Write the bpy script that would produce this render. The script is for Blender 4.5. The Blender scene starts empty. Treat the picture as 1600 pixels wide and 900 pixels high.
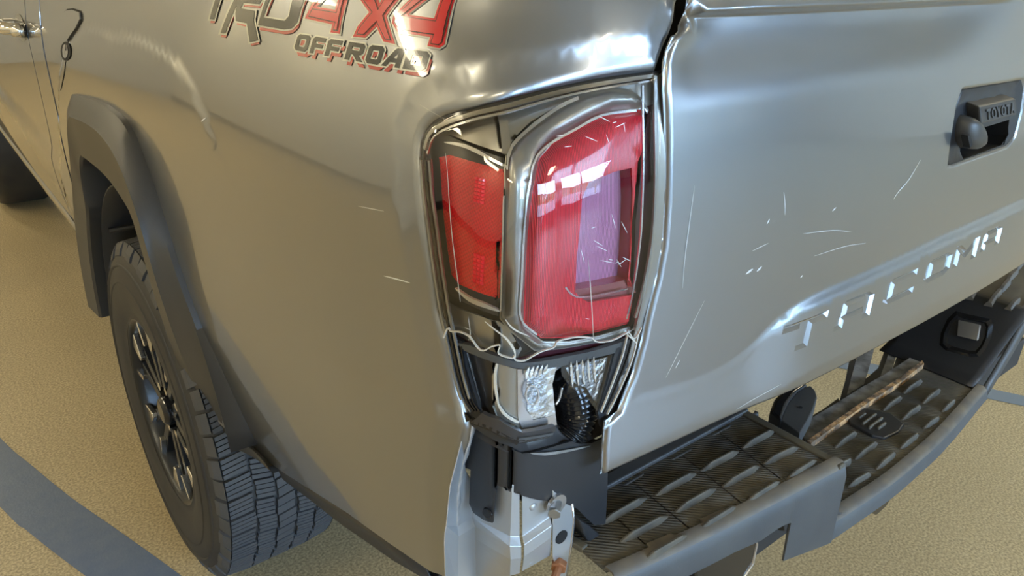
import bpy, bmesh, math, random
import numpy as np
from mathutils import Vector, Matrix
from mathutils.bvhtree import BVHTree
from mathutils.geometry import delaunay_2d_cdt
random.seed(4); rng = np.random.default_rng(4)
C = bpy.context.scene.collection
sc = bpy.context.scene

# ---------------------------------------------------------------- camera
CAM = np.array([-1.24351, -0.47900, 1.34814]); YAW, PITCH, ROLL, F = 0.680281, 0.422645, 0.0255509, 1190.402
_fw = np.array([math.sin(YAW)*math.cos(PITCH), math.cos(YAW)*math.cos(PITCH), -math.sin(PITCH)])
_rt = np.array([math.cos(YAW), -math.sin(YAW), 0.0]); _up = np.cross(_rt, _fw)
RT = _rt*math.cos(ROLL) + _up*math.sin(ROLL); UP = -_rt*math.sin(ROLL) + _up*math.cos(ROLL)
cd = bpy.data.cameras.new('camera'); cam = bpy.data.objects.new('camera', cd); C.objects.link(cam)
m = Matrix(((RT[0], UP[0], -_fw[0], CAM[0]), (RT[1], UP[1], -_fw[1], CAM[1]), (RT[2], UP[2], -_fw[2], CAM[2]), (0, 0, 0, 1)))
cam.matrix_world = m
cd.sensor_width = 36; cd.lens = 36*F/1600; cd.clip_start = .02; cd.clip_end = 200
sc.camera = cam

# ---------------------------------------------------------------- world, exposure, large lights
sc.view_settings.view_transform = 'Standard'; sc.view_settings.look = 'None'
sc.view_settings.gamma = 1; sc.view_settings.use_curve_mapping = False
sc.view_settings.exposure = 0.2
W = bpy.data.worlds.new('sky'); sc.world = W; W.use_nodes = True
nt = W.node_tree; nt.nodes.clear()
wo = nt.nodes.new('ShaderNodeOutputWorld'); wb = nt.nodes.new('ShaderNodeBackground')
wb.inputs[0].default_value = (.46, .68, 1.0, 1); wb.inputs[1].default_value = 25
nt.links.new(wb.outputs[0], wo.inputs[0])

def area(name, loc, rot, sx, sy, power, col, portal=False):
    l = bpy.data.lights.new(name, 'AREA'); l.shape = 'RECTANGLE'; l.size = sx; l.size_y = sy
    l.energy = power; l.color = col
    if portal: l.cycles.is_portal = True
    o = bpy.data.objects.new(name, l); C.objects.link(o); o.location = loc; o.rotation_euler = rot
    return o
RX0, RX1, RY0, RY1, RZ = -4.6, 7.5, -6.0, 10.0, 3.3
OPEN = [(-3.5, -2.4, .25, 2.9), (-.9, 1.5, .25, 2.9), (2.0, 4.4, .25, 2.9), (4.8, 7.2, .25, 2.9)]  # first, narrow opening is added so the recessed letters catch light
for (x0, x1, z0, z1) in OPEN:
    area('window_portal', ((x0+x1)/2, RY0-.06, (z0+z1)/2), (math.pi/2, 0, 0), x1-x0, z1-z0, 1, (1, 1, 1), True)
WARM = (1.0, .88, .60)
LAMPS = [(-3.9, -3.0), (-3.9, -.2), (-3.9, 2.6), (-3.9, 5.4), (-3.9, 8.2), (-1.9, 6.4), (.6, -4.2), (3.4, -.6), (3.4, 3.2), (3.4, 7.2)]  # left row is added to wash the left wall with light
for (x, y) in LAMPS:
    area('ceiling_lamp_light', (x, y, RZ-.10), (0, 0, 0), .30, 1.2, 23, WARM)

# ---------------------------------------------------------------- helpers
def ss(a, b, x):
    t = np.clip((np.asarray(x, float)-a)/(b-a), 0, 1); return t*t*(3-2*t)
def pray(px, py):
    d = _fw + RT*(px-800)/F - UP*(py-450)/F
    return d/np.linalg.norm(d)
def onp(px, py, ax, val):
    d = pray(px, py); t = (val-CAM[ax])/d[ax]; return Vector(CAM+d*t)
def mat(name, col=(.5, .5, .5), rough=.5, metal=0.0, coat=0.0, coat_rough=.03, spec=.5, ior=1.5, noise=0, nscale=20, col2=None, bump=0, bscale=200, bdist=.001, **kw):
    M = bpy.data.materials.new(name); M.use_nodes = True; n = M.node_tree; b = n.nodes['Principled BSDF']
    b.inputs['Base Color'].default_value = (*col, 1); b.inputs['Roughness'].default_value = rough
    b.inputs['Metallic'].default_value = metal; b.inputs['Coat Weight'].default_value = coat
    b.inputs['Coat Roughness'].default_value = coat_rough; b.inputs['IOR'].default_value = ior
    b.inputs['Specular IOR Level'].default_value = spec
    tc = n.nodes.new('ShaderNodeTexCoord')
    if col2 is not None:
        t = n.nodes.new('ShaderNodeTexNoise'); t.inputs['Scale'].default_value = nscale; t.inputs['Detail'].default_value = 6
        n.links.new(tc.outputs['Object'], t.inputs['Vector'])
        r = n.nodes.new('ShaderNodeValToRGB'); r.color_ramp.elements[0].position = .5-noise; r.color_ramp.elements[1].position = .5+noise
        r.color_ramp.elements[0].color = (*col, 1); r.color_ramp.elements[1].color = (*col2, 1)
        n.links.new(t.outputs['Fac'], r.inputs['Fac']); n.links.new(r.outputs['Color'], b.inputs['Base Color'])
    if bump:
        t = n.nodes.new('ShaderNodeTexNoise'); t.inputs['Scale'].default_value = bscale; t.inputs['Detail'].default_value = 4
        n.links.new(tc.outputs['Object'], t.inputs['Vector'])
        u = n.nodes.new('ShaderNodeBump'); u.inputs['Strength'].default_value = bump; u.inputs['Distance'].default_value = bdist
        n.links.new(t.outputs['Fac'], u.inputs['Height']); n.links.new(u.outputs['Normal'], b.inputs['Normal'])
    return M
M = {}
M['paint'] = mat('silver_metallic_paint', (.30, .31, .325), .29, .9, 1.0, .02, bump=.05, bscale=900, bdist=.0004)
M['paint_edge'] = mat('scuffed_silver_paint', (.36, .365, .37), .45, .6, .5, .2, col2=(.55, .55, .55), noise=.12, nscale=60)
M['sheet'] = mat('inner_sheet_paint', (.42, .435, .45), .38, .55, .4, .1)
M['black'] = mat('black_plastic', (.022, .023, .026), .38, bump=.15, bscale=600, bdist=.0004)
M['black_matt'] = mat('matt_black_plastic', (.012, .012, .013), .6)
M['black_gloss'] = mat('gloss_black_plastic', (.012, .012, .013), .12)
M['flare'] = mat('textured_grey_black_plastic', (.045, .043, .040), .42, bump=.25, bscale=700, bdist=.0005)
M['bumper'] = mat('bumper_grey_plastic', (.042, .045, .050), .48, col2=(.066, .068, .068), noise=.2, nscale=14, bump=.3, bscale=500, bdist=.0005)
M['pad'] = mat('dusty_step_plastic', (.045, .042, .035), .55, col2=(.10, .088, .06), noise=.25, nscale=18, bump=.25, bscale=500, bdist=.0005)
M['cleat'] = mat('dusty_tread_plastic', (.060, .057, .050), .5, col2=(.12, .105, .078), noise=.2, nscale=30)
M['dust'] = mat('dust_scuffed_edge', (.15, .125, .09), .6, col2=(.075, .07, .065), noise=.2, nscale=25)
M['rubber'] = mat('tyre_rubber', (.022, .022, .023), .62, col2=(.035, .033, .03), noise=.2, nscale=12, bump=.2, bscale=300, bdist=.0006)
M['rubber_dust'] = mat('dusty_tread_rubber', (.045, .048, .053), .6, col2=(.06, .06, .062), noise=.2, nscale=20)
M['liner'] = mat('wheel_liner', (.02, .022, .026), .5)
M['alloy'] = mat('machined_alloy', (.75, .72, .66), .25, 1)
M['wheel_dark'] = mat('dark_painted_wheel', (.03, .032, .035), .3, .5)
M['chrome'] = mat('chrome', (.85, .85, .85), .08, 1)
M['steel'] = mat('galvanised_steel', (.42, .44, .46), .38, .8, col2=(.25, .26, .27), noise=.2, nscale=40)
M['dirty_steel'] = mat('dirty_steel_beam', (.34, .35, .36), .55, .3, col2=(.11, .11, .11), noise=.15, nscale=30)
M['rust'] = mat('rusty_strip', (.58, .33, .14), .8, col2=(.16, .11, .07), noise=.10, nscale=60, bump=.8, bscale=150, bdist=.004)
M['rustbolt'] = mat('rusty_bolt', (.35, .16, .08), .6, .5)
M['gap'] = mat('shadow_gap_rubber', (.004, .004, .004), .8)  # near-black stands in for the shade inside gaps, seams and holes
M['decal_black'] = mat('decal_black', (.018, .02, .02), .22, coat=.5)
M['decal_red'] = mat('decal_red', (.55, .015, .02), .22, coat=1)
M['decal_dark_red'] = mat('decal_red_shadow', (.40, .03, .025), .25, coat=1)
M['decal_line'] = mat('decal_inner_line', (.05, .005, .006), .25, coat=1)
M['decal_silver'] = mat('decal_silver_gap', (.42, .42, .38), .35, .6, coat=1)
M['scratch'] = mat('scratch', (.75, .78, .8), .4, .3)
M['clear_edge'] = mat('broken_lens_edge', (.55, .53, .47), .2)
M['mirror'] = mat('bright_reflector', (.88, .92, .97), .22, 1.0, bump=.7, bscale=110, bdist=.004)
M['smoke'] = mat('smoke_chrome_bezel', (.34, .33, .30), .30, .7, coat=.5)
M['bezel'] = mat('dark_lamp_bezel', (.045, .042, .042), .3, .2)
M['silver_trim'] = mat('satin_silver_trim', (.6, .6, .62), .25, .9)
M['plum'] = mat('dark_plum_plastic', (.05, .012, .018), .3)
M['brown_shelf'] = mat('translucent_brown_shelf', (.28, .09, .09), .3)
M['red_bright'] = mat('bright_red_prism', (1.0, .03, .05), .12)
M['amber'] = mat('amber_plastic', (.8, .4, .05), .3)

def red_mat(name, col, scale, kind):
    R = mat(name, col, .22, coat=.6); n = R.node_tree; b = n.nodes['Principled BSDF']
    tc = n.nodes.new('ShaderNodeTexCoord'); mp = n.nodes.new('ShaderNodeMapping')
    n.links.new(tc.outputs['UV'], mp.inputs['Vector'])
    if kind == 'lines':
        t = n.nodes.new('ShaderNodeTexWave'); t.bands_direction = 'X'; t.inputs['Scale'].default_value = scale
    else:
        mp.inputs['Rotation'].default_value = (0, 0, .6)
        t = n.nodes.new('ShaderNodeTexVoronoi'); t.inputs['Scale'].default_value = scale; t.inputs['Randomness'].default_value = .15
    n.links.new(mp.outputs[0], t.inputs['Vector'])
    h = t.outputs['Fac'] if kind == 'lines' else t.outputs['Distance']
    u = n.nodes.new('ShaderNodeBump'); u.inputs['Strength'].default_value = .4; u.inputs['Distance'].default_value = .0008
    n.links.new(h, u.inputs['Height']); n.links.new(u.outputs['Normal'], b.inputs['Normal'])
    r = n.nodes.new('ShaderNodeValToRGB'); r.color_ramp.elements[0].color = (*[c*.55 for c in col], 1); r.color_ramp.elements[1].color = (*[min(1, c*1.25) for c in col], 1)
    n.links.new(h, r.inputs['Fac']); n.links.new(r.outputs[0], b.inputs['Base Color'])
    return R
M['red_side'] = red_mat('red_reflector_prisms', (.78, .004, .010), 300, 'prism')
M['red_lines'] = red_mat('red_fluted_lamp', (.74, .02, .045), 170, 'lines')
M['lilac'] = red_mat('pale_fluted_lamp', (.50, .20, .36), 170, 'lines')  # violet reflection of the inset panel is put into its colour

def glass_mat(name, tint, ref=1.5, add=0.0, rough=0.0):
    G = bpy.data.materials.new(name); G.use_nodes = True; n = G.node_tree; n.nodes.clear()
    o = n.nodes.new('ShaderNodeOutputMaterial'); mx = n.nodes.new('ShaderNodeMixShader'); f = n.nodes.new('ShaderNodeFresnel'); f.inputs[0].default_value = ref
    t = n.nodes.new('ShaderNodeBsdfTransparent'); t.inputs[0].default_value = (*tint, 1)
    g = n.nodes.new('ShaderNodeBsdfGlossy'); g.inputs['Roughness'].default_value = rough
    ad = n.nodes.new('ShaderNodeMath'); ad.operation = 'ADD'; ad.inputs[1].default_value = add
    n.links.new(f.outputs[0], ad.inputs[0]); n.links.new(ad.outputs[0], mx.inputs[0]); n.links.new(t.outputs[0], mx.inputs[1]); n.links.new(g.outputs[0], mx.inputs[2]); n.links.new(mx.outputs[0], o.inputs[0])
    return G
M['lens'] = glass_mat('clear_lens_plastic', (.97, .97, .96), 1.5, .02)
M['glass'] = glass_mat('window_glass', (.95, .97, .97), 1.5)
M['crystal'] = glass_mat('clear_faceted_plastic', (.92, .95, .97), 1.5, .06, .03)

ROOT = bpy.data.objects.new('pickup_truck', None); C.objects.link(ROOT); ROOT.location = (0, 2.2, 0)
ROOT['label'] = 'silver pickup truck with a smashed tail lamp and missing bumper corner on the beige floor'; ROOT['category'] = 'vehicle'
bpy.context.view_layer.update()
RINV = ROOT.matrix_world.inverted()

def link(o, parent):
    C.objects.link(o)
    if parent is not None:
        o.parent = parent
        if parent is ROOT: o.matrix_parent_inverse = RINV
    return o
def mesh(name, vs, fs, ma, parent=ROOT, smooth=False, label=None, mats=None, mi=None, normals=None, uvs=None, bevel=0, bseg=2, solid=0, solid_off=-1, subs=0):
    me = bpy.data.meshes.new(name); me.from_pydata([tuple(v) for v in vs], [], [tuple(f) for f in fs])
    me.materials.append(ma if not isinstance(ma, str) else M[ma])
    for x in (mats or []): me.materials.append(M[x])
    if mi is not None:
        for p, k in zip(me.polygons, mi): p.material_index = k
    if smooth: me.polygons.foreach_set('use_smooth', [True]*len(me.polygons))
    if uvs is not None:
        ul = me.uv_layers.new(name='uv')
        for l in me.loops: ul.data[l.index].uv = uvs[l.vertex_index]
    me.update()
    if normals is not None: me.normals_split_custom_set_from_vertices([tuple(x) for x in normals])
    o = bpy.data.objects.new(name, me); link(o, parent)
    if label: o['label'] = label
    if subs: s = o.modifiers.new('s', 'SUBSURF'); s.levels = s.render_levels = subs
    if solid: s = o.modifiers.new('t', 'SOLIDIFY'); s.thickness = solid; s.offset = solid_off
    if bevel: b = o.modifiers.new('b', 'BEVEL'); b.width = bevel; b.segments = bseg; b.limit_method = 'ANGLE'; b.angle_limit = .6
    return o
def box_vf(x0, x1, y0, y1, z0, z1):
    v = [(x, y, z) for x in (x0, x1) for y in (y0, y1) for z in (z0, z1)]
    return v, [(0, 1, 3, 2), (4, 6, 7, 5), (0, 4, 5, 1), (2, 3, 7, 6), (0, 2, 6, 4), (1, 5, 7, 3)]
def box(name, b, ma, parent=ROOT, bevel=0, **k):
    v, f = box_vf(*b); return mesh(name, v, f, ma, parent, bevel=bevel, **k)
def join_vf(parts):
    V, Fc = [], []
    for v, f in parts:
        n = len(V); V += list(v); Fc += [tuple(i+n for i in q) for q in f]
    return V, Fc
def tube_vf(pts, r, seg=10, closed=False, caps=True):
    pts = [Vector(p) for p in pts]; V, Fc = [], []
    rs = r if isinstance(r, (list, tuple)) else [r]*len(pts)
    a = None
    for i, p in enumerate(pts):
        d = (pts[min(i+1, len(pts)-1)]-pts[max(i-1, 0)]).normalized()
        if a is None: a = d.orthogonal().normalized()
        a = (a-d*a.dot(d)).normalized(); b = d.cross(a)
        for k in range(seg):
            t = 2*math.pi*k/seg; V.append(p+(a*math.cos(t)+b*math.sin(t))*rs[i])
    for i in range(len(pts)-1):
        for k in range(seg):
            k2 = (k+1) % seg; Fc.append((i*seg+k, i*seg+k2, (i+1)*seg+k2, (i+1)*seg+k))
    if caps: Fc += [tuple(range(seg))[::-1], tuple(range((len(pts)-1)*seg, len(pts)*seg))]
    return V, Fc
def tube(name, pts, r, ma, parent=ROOT, seg=10, **k):
    v, f = tube_vf(pts, r, seg); return mesh(name, v, f, ma, parent, smooth=True, **k)
def prism_vf(poly, direction):
    """poly: list of Vectors, extruded along a vector"""
    n = len(poly); d = Vector(direction); V = [Vector(p) for p in poly]+[Vector(p)+d for p in poly]
    return V, [tuple(range(n)), tuple(range(2*n-1, n-1, -1))]+[(i, i+n, (i+1) % n+n, (i+1) % n) for i in range(n)]
def catmull(pts, n=8, closed=False):
    P = [np.array(p, float) for p in pts]; out = []
    N = len(P)
    for i in range(N if closed else N-1):
        if closed: p0, p1, p2, p3 = P[i-1], P[i], P[(i+1) % N], P[(i+2) % N]
        else: p0, p1, p2, p3 = P[max(i-1, 0)], P[i], P[i+1], P[min(i+2, N-1)]
        for k in range(n):
            t = k/n
            out.append(.5*((2*p1)+(-p0+p2)*t+(2*p0-5*p1+4*p2-p3)*t*t+(-p0+3*p1-3*p2+p3)*t**3))
    if not closed: out.append(P[-1])
    return out
def resample(poly, step, closed=True):
    P = [np.array(p, float) for p in poly]; out = []
    for i in range(len(P) if closed else len(P)-1):
        a, b = P[i], P[(i+1) % len(P)]; n = max(1, int(np.linalg.norm(b-a)/step+.5))
        for k in range(n): out.append(a+(b-a)*k/n)
    if not closed: out.append(P[-1])
    return out
def pip(pts, poly):
    x, y = pts[:, 0], pts[:, 1]; P = np.array(poly); inside = np.zeros(len(pts), bool); j = len(P)-1
    for i in range(len(P)):
        c = ((P[i, 1] > y) != (P[j, 1] > y)) & (x < (P[j, 0]-P[i, 0])*(y-P[i, 1])/(P[j, 1]-P[i, 1]+1e-15)+P[i, 0]); inside ^= c; j = i
    return inside
def pdist(a, b, poly, closed=True):
    P = np.array(poly, float); Q = np.roll(P, -1, 0) if closed else P[1:]
    if not closed: P = P[:-1]
    a = np.asarray(a, float); b = np.asarray(b, float); best = np.full(a.shape, 1e9)
    for p, q in zip(P, Q):
        d = q-p; L = d@d+1e-18; t = np.clip(((a-p[0])*d[0]+(b-p[1])*d[1])/L, 0, 1)
        best = np.minimum(best, (a-p[0]-t*d[0])**2+(b-p[1]-t*d[1])**2)
    return np.sqrt(best)
def offset_poly(poly, d):
    P = np.array(poly, float); n = len(P); A = 0
    for i in range(n): A += P[i, 0]*P[(i+1) % n, 1]-P[(i+1) % n, 0]*P[i, 1]
    s = 1 if A > 0 else -1; out = []
    for i in range(n):
        e1 = P[i]-P[i-1]; e2 = P[(i+1) % n]-P[i]; e1 /= np.linalg.norm(e1)+1e-12; e2 /= np.linalg.norm(e2)+1e-12
        n1 = np.array([e1[1], -e1[0]])*s; n2 = np.array([e2[1], -e2[0]])*s
        b = n1+n2; b = b/max(.35, (1+n1@n2)); out.append(P[i]+b*d)
    return out

class Surf:
    """parametric body surface (a, b) -> point, vectorised"""
    def __init__(s, f, a0, a1, b0, b1, na, nb):
        s.f = f; s.r = (a0, a1, b0, b1, na, nb); s.c = {}
    def N(s, a, b, disp=None):
        e = 6e-4; g = (lambda A, B: s.pos(A, B, disp, True))
        du = g(a+e, b)-g(a-e, b); dv = g(a, b+e)-g(a, b-e); n = np.cross(du, dv)
        n /= np.linalg.norm(n, axis=-1, keepdims=True); return n*s.sign
    sign = 1
    def base_n(s, a, b):
        e = 1e-3; n = np.cross(s.f(a+e, b)-s.f(a-e, b), s.f(a, b+e)-s.f(a, b-e))
        return n/np.linalg.norm(n, axis=-1, keepdims=True)*s.sign
    def pos(s, a, b, disp=None, _=False):
        a = np.asarray(a, float); b = np.asarray(b, float); p = s.f(a, b)
        if disp is not None:
            d = disp(a, b) if callable(disp) else np.full(a.shape, float(disp))
            p = p+s.base_n(a, b)*d[..., None]
        return p
    def hit(s, px, py, off=0.0):
        k = round(off, 4)
        if k not in s.c:
            a0, a1, b0, b1, na, nb = s.r; A, B = np.meshgrid(np.linspace(a0, a1, na), np.linspace(b0, b1, nb), indexing='ij')
            P = s.pos(A.ravel(), B.ravel(), off if off else None)
            fs = [(i*nb+j, (i+1)*nb+j, (i+1)*nb+j+1, i*nb+j+1) for i in range(na-1) for j in range(nb-1)]
            s.c[k] = (BVHTree.FromPolygons([tuple(p) for p in P], fs), P)
        bv, P = s.c[k]; d = pray(px, py); loc, n, idx, dist = bv.ray_cast(Vector(CAM), Vector(d))
        if loc is None: raise ValueError('no hit %s %s' % (px, py))
        a0, a1, b0, b1, na, nb = s.r; i, j = divmod(idx, nb-1)
        p00 = P[i*nb+j]; ea = P[(i+1)*nb+j]-p00; eb = P[i*nb+j+1]-p00
        sol = np.linalg.lstsq(np.stack([ea, eb], 1), np.array(loc)-p00, rcond=None)[0]
        return (a0+(a1-a0)*(i+sol[0])/(na-1), b0+(b1-b0)*(j+sol[1])/(nb-1))
    def hits(s, pts, off=0.0): return [s.hit(x, y, off) for x, y in pts]

def patch(name, surf, outline, ma, parent=ROOT, holes=(), step=.02, bstep=None, disp=None, thick=.0, fine=(), label=None, rim_mat=None, uvscale=1.0, flat=False, rows=(), lines=()):
    """fill an outline given in surface parameters with a smooth skin that follows the surface"""
    bstep = bstep or step
    loops = [resample(outline, bstep)]+[resample(h, bstep) for h in holes]
    amin = np.min(np.array(loops[0]), 0); amax = np.max(np.array(loops[0]), 0)
    ga = np.arange(amin[0]+step/2, amax[0], step); gb = np.arange(amin[1]+step/2, amax[1], step)
    A, B = np.meshgrid(ga, gb, indexing='ij'); B = B+((np.arange(len(ga)) % 2)*step/2)[:, None]
    G = np.stack([A.ravel(), B.ravel()], 1) if len(ga) and len(gb) else np.zeros((0, 2))
    for (fa0, fa1, fb0, fb1, fs) in fine:
        A, B = np.meshgrid(np.arange(fa0, fa1, fs), np.arange(fb0, fb1, fs), indexing='ij')
        keep = ~((G[:, 0] > fa0) & (G[:, 0] < fa1) & (G[:, 1] > fb0) & (G[:, 1] < fb1)); G = G[keep]
        B = B+((np.arange(A.shape[0]) % 2)*fs/2)[:, None]
        G = np.concatenate([G, np.stack([A.ravel(), B.ravel()], 1)])
    if len(G):
        k = pip(G, loops[0])
        for h in loops[1:]: k &= ~pip(G, h)
        G = G[k]
    if len(G):
        d = np.full(len(G), 1e9)
        for L in loops: d = np.minimum(d, pdist(G[:, 0], G[:, 1], L))
        G = G[d > (rows[-1]+step*.4 if rows else bstep*.45)]
    for ln, st in lines:
        q = np.array(resample(ln, st, False)); dg = pdist(G[:, 0], G[:, 1], ln, False); same = (dg < .0012); G = G[~same]
        d = np.full(len(q), 1e9)
        for L in loops: d = np.minimum(d, pdist(q[:, 0], q[:, 1], L))
        k = pip(q, loops[0]) & (d > .012)
        G = np.concatenate([G, q[k]])
    for rw in rows:
        q = np.array(offset_poly(loops[0], -rw)); 
        hs = [np.array(offset_poly(h, rw)) for h in loops[1:]]
        q = np.concatenate([q]+hs); d = np.full(len(q), 1e9)
        for L in loops: d = np.minimum(d, pdist(q[:, 0], q[:, 1], L))
        k = (d > rw*.85) & pip(q, loops[0])
        for h in loops[1:]: k &= ~pip(q, h)
        G = np.concatenate([G, q[k]]) if len(G) else q[k]
    vs = []; es = []
    for L in loops:
        n0 = len(vs); vs += [tuple(p) for p in L]; es += [(n0+i, n0+(i+1) % len(L)) for i in range(len(L))]
    vs += [tuple(g) for g in G]
    ov, oe, of, *_ = delaunay_2d_cdt([Vector(v) for v in vs], es, [], 0, 1e-7)
    V2 = np.array([tuple(v) for v in ov]); cen = np.array([V2[list(f)].mean(0) for f in of])
    k = pip(cen, loops[0])
    for h in loops[1:]: k &= ~pip(cen, h)
    fs = [tuple(f) for f, kk in zip(of, k) if kk]
    P = surf.pos(V2[:, 0], V2[:, 1], disp); Nn = surf.N(V2[:, 0], V2[:, 1], disp)
    # orient
    fa = np.array([f[:3] for f in fs]); fn = np.cross(P[fa[:, 1]]-P[fa[:, 0]], P[fa[:, 2]]-P[fa[:, 0]])
    if (fn*Nn[fa[:, 0]]).sum() < 0: fs = [f[::-1] for f in fs]
    if np.isnan(Nn).any(): print('NAN', name)
    V = [tuple(p) for p in P]; NN = [tuple(n) for n in Nn]; UVs = [(v[0]*uvscale, v[1]*uvscale) for v in V2]; mi = [0]*len(fs)
    if thick:
        cnt = {}
        for f in fs:
            for i in range(len(f)):
                e = (f[i], f[(i+1) % len(f)]); cnt[e] = 1
        bd = [e for e in cnt if (e[1], e[0]) not in cnt]
        n0 = len(V); bk = P-Nn*thick
        V += [tuple(p) for p in bk]; NN += [tuple(-n) for n in Nn]; UVs = UVs*2
        fb = [tuple(i+n0 for i in f[::-1]) for f in fs]; fs = fs+fb; mi += [0]*len(fb)
        for a, b in bd:
            i = len(V); pa, pb = P[a], P[b]; nn = np.cross(bk[a]-pa, pb-pa); nn = nn/(np.linalg.norm(nn)+1e-12)
            V += [tuple(pa), tuple(bk[a]), tuple(bk[b]), tuple(pb)]; NN += [tuple(nn)]*4; UVs += [UVs[a], UVs[a], UVs[b], UVs[b]]
            fs.append((i, i+1, i+2, i+3)); mi.append(1 if rim_mat else 0)
    return mesh(name, V, fs, ma, parent, smooth=not flat, normals=None if flat else NN, uvs=UVs, label=label, mats=[rim_mat] if rim_mat else None, mi=mi)

# ---------------------------------------------------------------- body surfaces
YW, ZW, XW = 1.107, .388, -.965
_pl = catmull([(-.50, -.010), (-.60, -.008), (-.68, -.006), (-.76, -.004), (-.82, .002), (-.853, .018), (-.869, .05), (-.878, .10), (-.886, .17), (-.902, .32), (-.918, .55), (-.930, .85), (-.936, 1.3), (-.938, 2.0), (-.938, 3.0), (-.93, 4.4)], 14)
_pl2 = catmull([(-.50, -.010), (-.60, -.008), (-.66, -.004), (-.71, .004), (-.755, .018), (-.795, .040), (-.828, .07), (-.853, .11), (-.874, .17), (-.895, .30), (-.915, .50), (-.929, .80), (-.936, 1.3), (-.938, 2.0), (-.938, 3.0), (-.93, 4.4)], 14)
def smooth_line(P, k):
    P = np.array(P); d = np.concatenate([[0], np.cumsum(np.linalg.norm(np.diff(P, axis=0), axis=1))]); q = np.concatenate([np.linspace(0, .9, 120)[:-1], np.linspace(.9, d[-1], 110)])
    P = np.stack([np.interp(q, d, P[:, 0]), np.interp(q, d, P[:, 1])], 1)
    for _ in range(k): P[1:119] = (P[0:118]+2*P[1:119]+P[2:120])/4
    return P
_pl2 = smooth_line(_pl2, 40); _pl = smooth_line(_pl, 9) 
_seg = np.linalg.norm(np.diff(_pl, axis=0), axis=1); _U = np.concatenate([[0], np.cumsum(_seg)])
_t = np.gradient(_pl, _U, axis=0)
for _ in range(3):
    _t[1:-1] = (_t[:-2]+2*_t[1:-1]+_t[2:])/4
_n = np.stack([-_t[:, 1], _t[:, 0]], 1); _n /= np.linalg.norm(_n, axis=1, keepdims=True)
if _n[0, 1] > 0: _n = -_n
_t2 = np.gradient(_pl2, _U, axis=0)
for _ in range(3):
    _t2[1:-1] = (_t2[:-2]+2*_t2[1:-1]+_t2[2:])/4
_n2 = np.stack([-_t2[:, 1], _t2[:, 0]], 1); _n2 /= np.linalg.norm(_n2, axis=1, keepdims=True)
if _n2[0, 1] > 0: _n2 = -_n2
UMAX = _U[-1]
def u_of_y(y): return float(np.interp(y, _pl[50:, 1], _U[50:]))
_bl = [tuple(onp(x, y, 0, -.93))[1:] for x, y in [(120, 50), (170, 55), (225, 70), (260, 95), (285, 130), (305, 175), (325, 225), (345, 270)]]
_bth = np.array([math.atan2(z-ZW, -(y-YW)) for y, z in _bl]); _br = np.array([math.hypot(y-YW, z-ZW) for y, z in _bl])
_o = np.argsort(_bth); _bth, _br = _bth[_o], _br[_o]
def fender(y, z):
    th = np.arctan2(z-ZW, -(y-YW)); r = np.hypot(y-YW, z-ZW); rb = np.interp(th, _bth, _br)
    return .004*(1-ss(-.014, .004, r-rb))*ss(.75, 1.15, th)
_c1 = onp(480, 535, 0, -.905); _c2 = onp(660, 630, 0, -.883); _cr1 = (_c1.z-_c2.z)/(_c1.y-_c2.y); _cr0 = _c1.z-_cr1*_c1.y
def S_f(u, z):
    x = np.interp(u, _U, _pl[:, 0]); y = np.interp(u, _U, _pl[:, 1]); nx = np.interp(u, _U, _n[:, 0]); ny = np.interp(u, _U, _n[:, 1])
    bl = ss(1.15, 1.30, z)
    nx = nx+(np.interp(u, _U, _n2[:, 0])-nx)*bl; ny = ny+(np.interp(u, _U, _n2[:, 1])-ny)*bl
    x = x+(np.interp(u, _U, _pl2[:, 0])-x)*bl; y = y+(np.interp(u, _U, _pl2[:, 1])-y)*bl
    g = -.85*np.maximum(z-1.07, 0)**2-1.2*np.maximum(z-1.28, 0)**2-.33*np.maximum(.85-z, 0)**2*ss(.25, .6, u)
    g = g+np.where(u > .35, fender(y, z), 0)
    # soft crease towards the lower rear of the panel
    zc = _cr0+_cr1*y
    g = g+.0032*(1-ss(-.014, .010, z-zc))*(1-ss(.20, .40, y))*ss(.3, .45, u)
    # door shoulder line
    g = g+.012*(1-ss(-.03, .03, z-(.80+.02*(y-2))))*ss(1.72, 1.8, y)
    nl = np.sqrt(nx**2+ny**2)
    return np.stack([x+nx/nl*g, y+ny/nl*g, z+0*x], -1)
S = Surf(S_f, 0.0, UMAX, .45, 1.45, 520, 90)
_a = S.base_n(np.array([.15]), np.array([1.0]))
if _a[0, 1] > 0: S.sign = -1
_cx = np.array([-.78, -.74, -.62, -.54, -.50, -.43, -.38, 0, .30, .42, .50, .54, .62, .78]); _cz = np.array([.900, .898, .885, .880, .890, .925, .934, .944, .944, .934, .890, .880, .885, .900])
_cs = np.linspace(-.78, .78, 160); _cv = np.interp(_cs, _cx, _cz); _cv = np.convolve(np.pad(_cv, 4, 'edge'), np.ones(9)/9, 'valid')
DENT = [onp(x, y, 1, -.02) for x, y in [(1128, 30), (1105, 12), (1180, 8)]]
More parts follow.
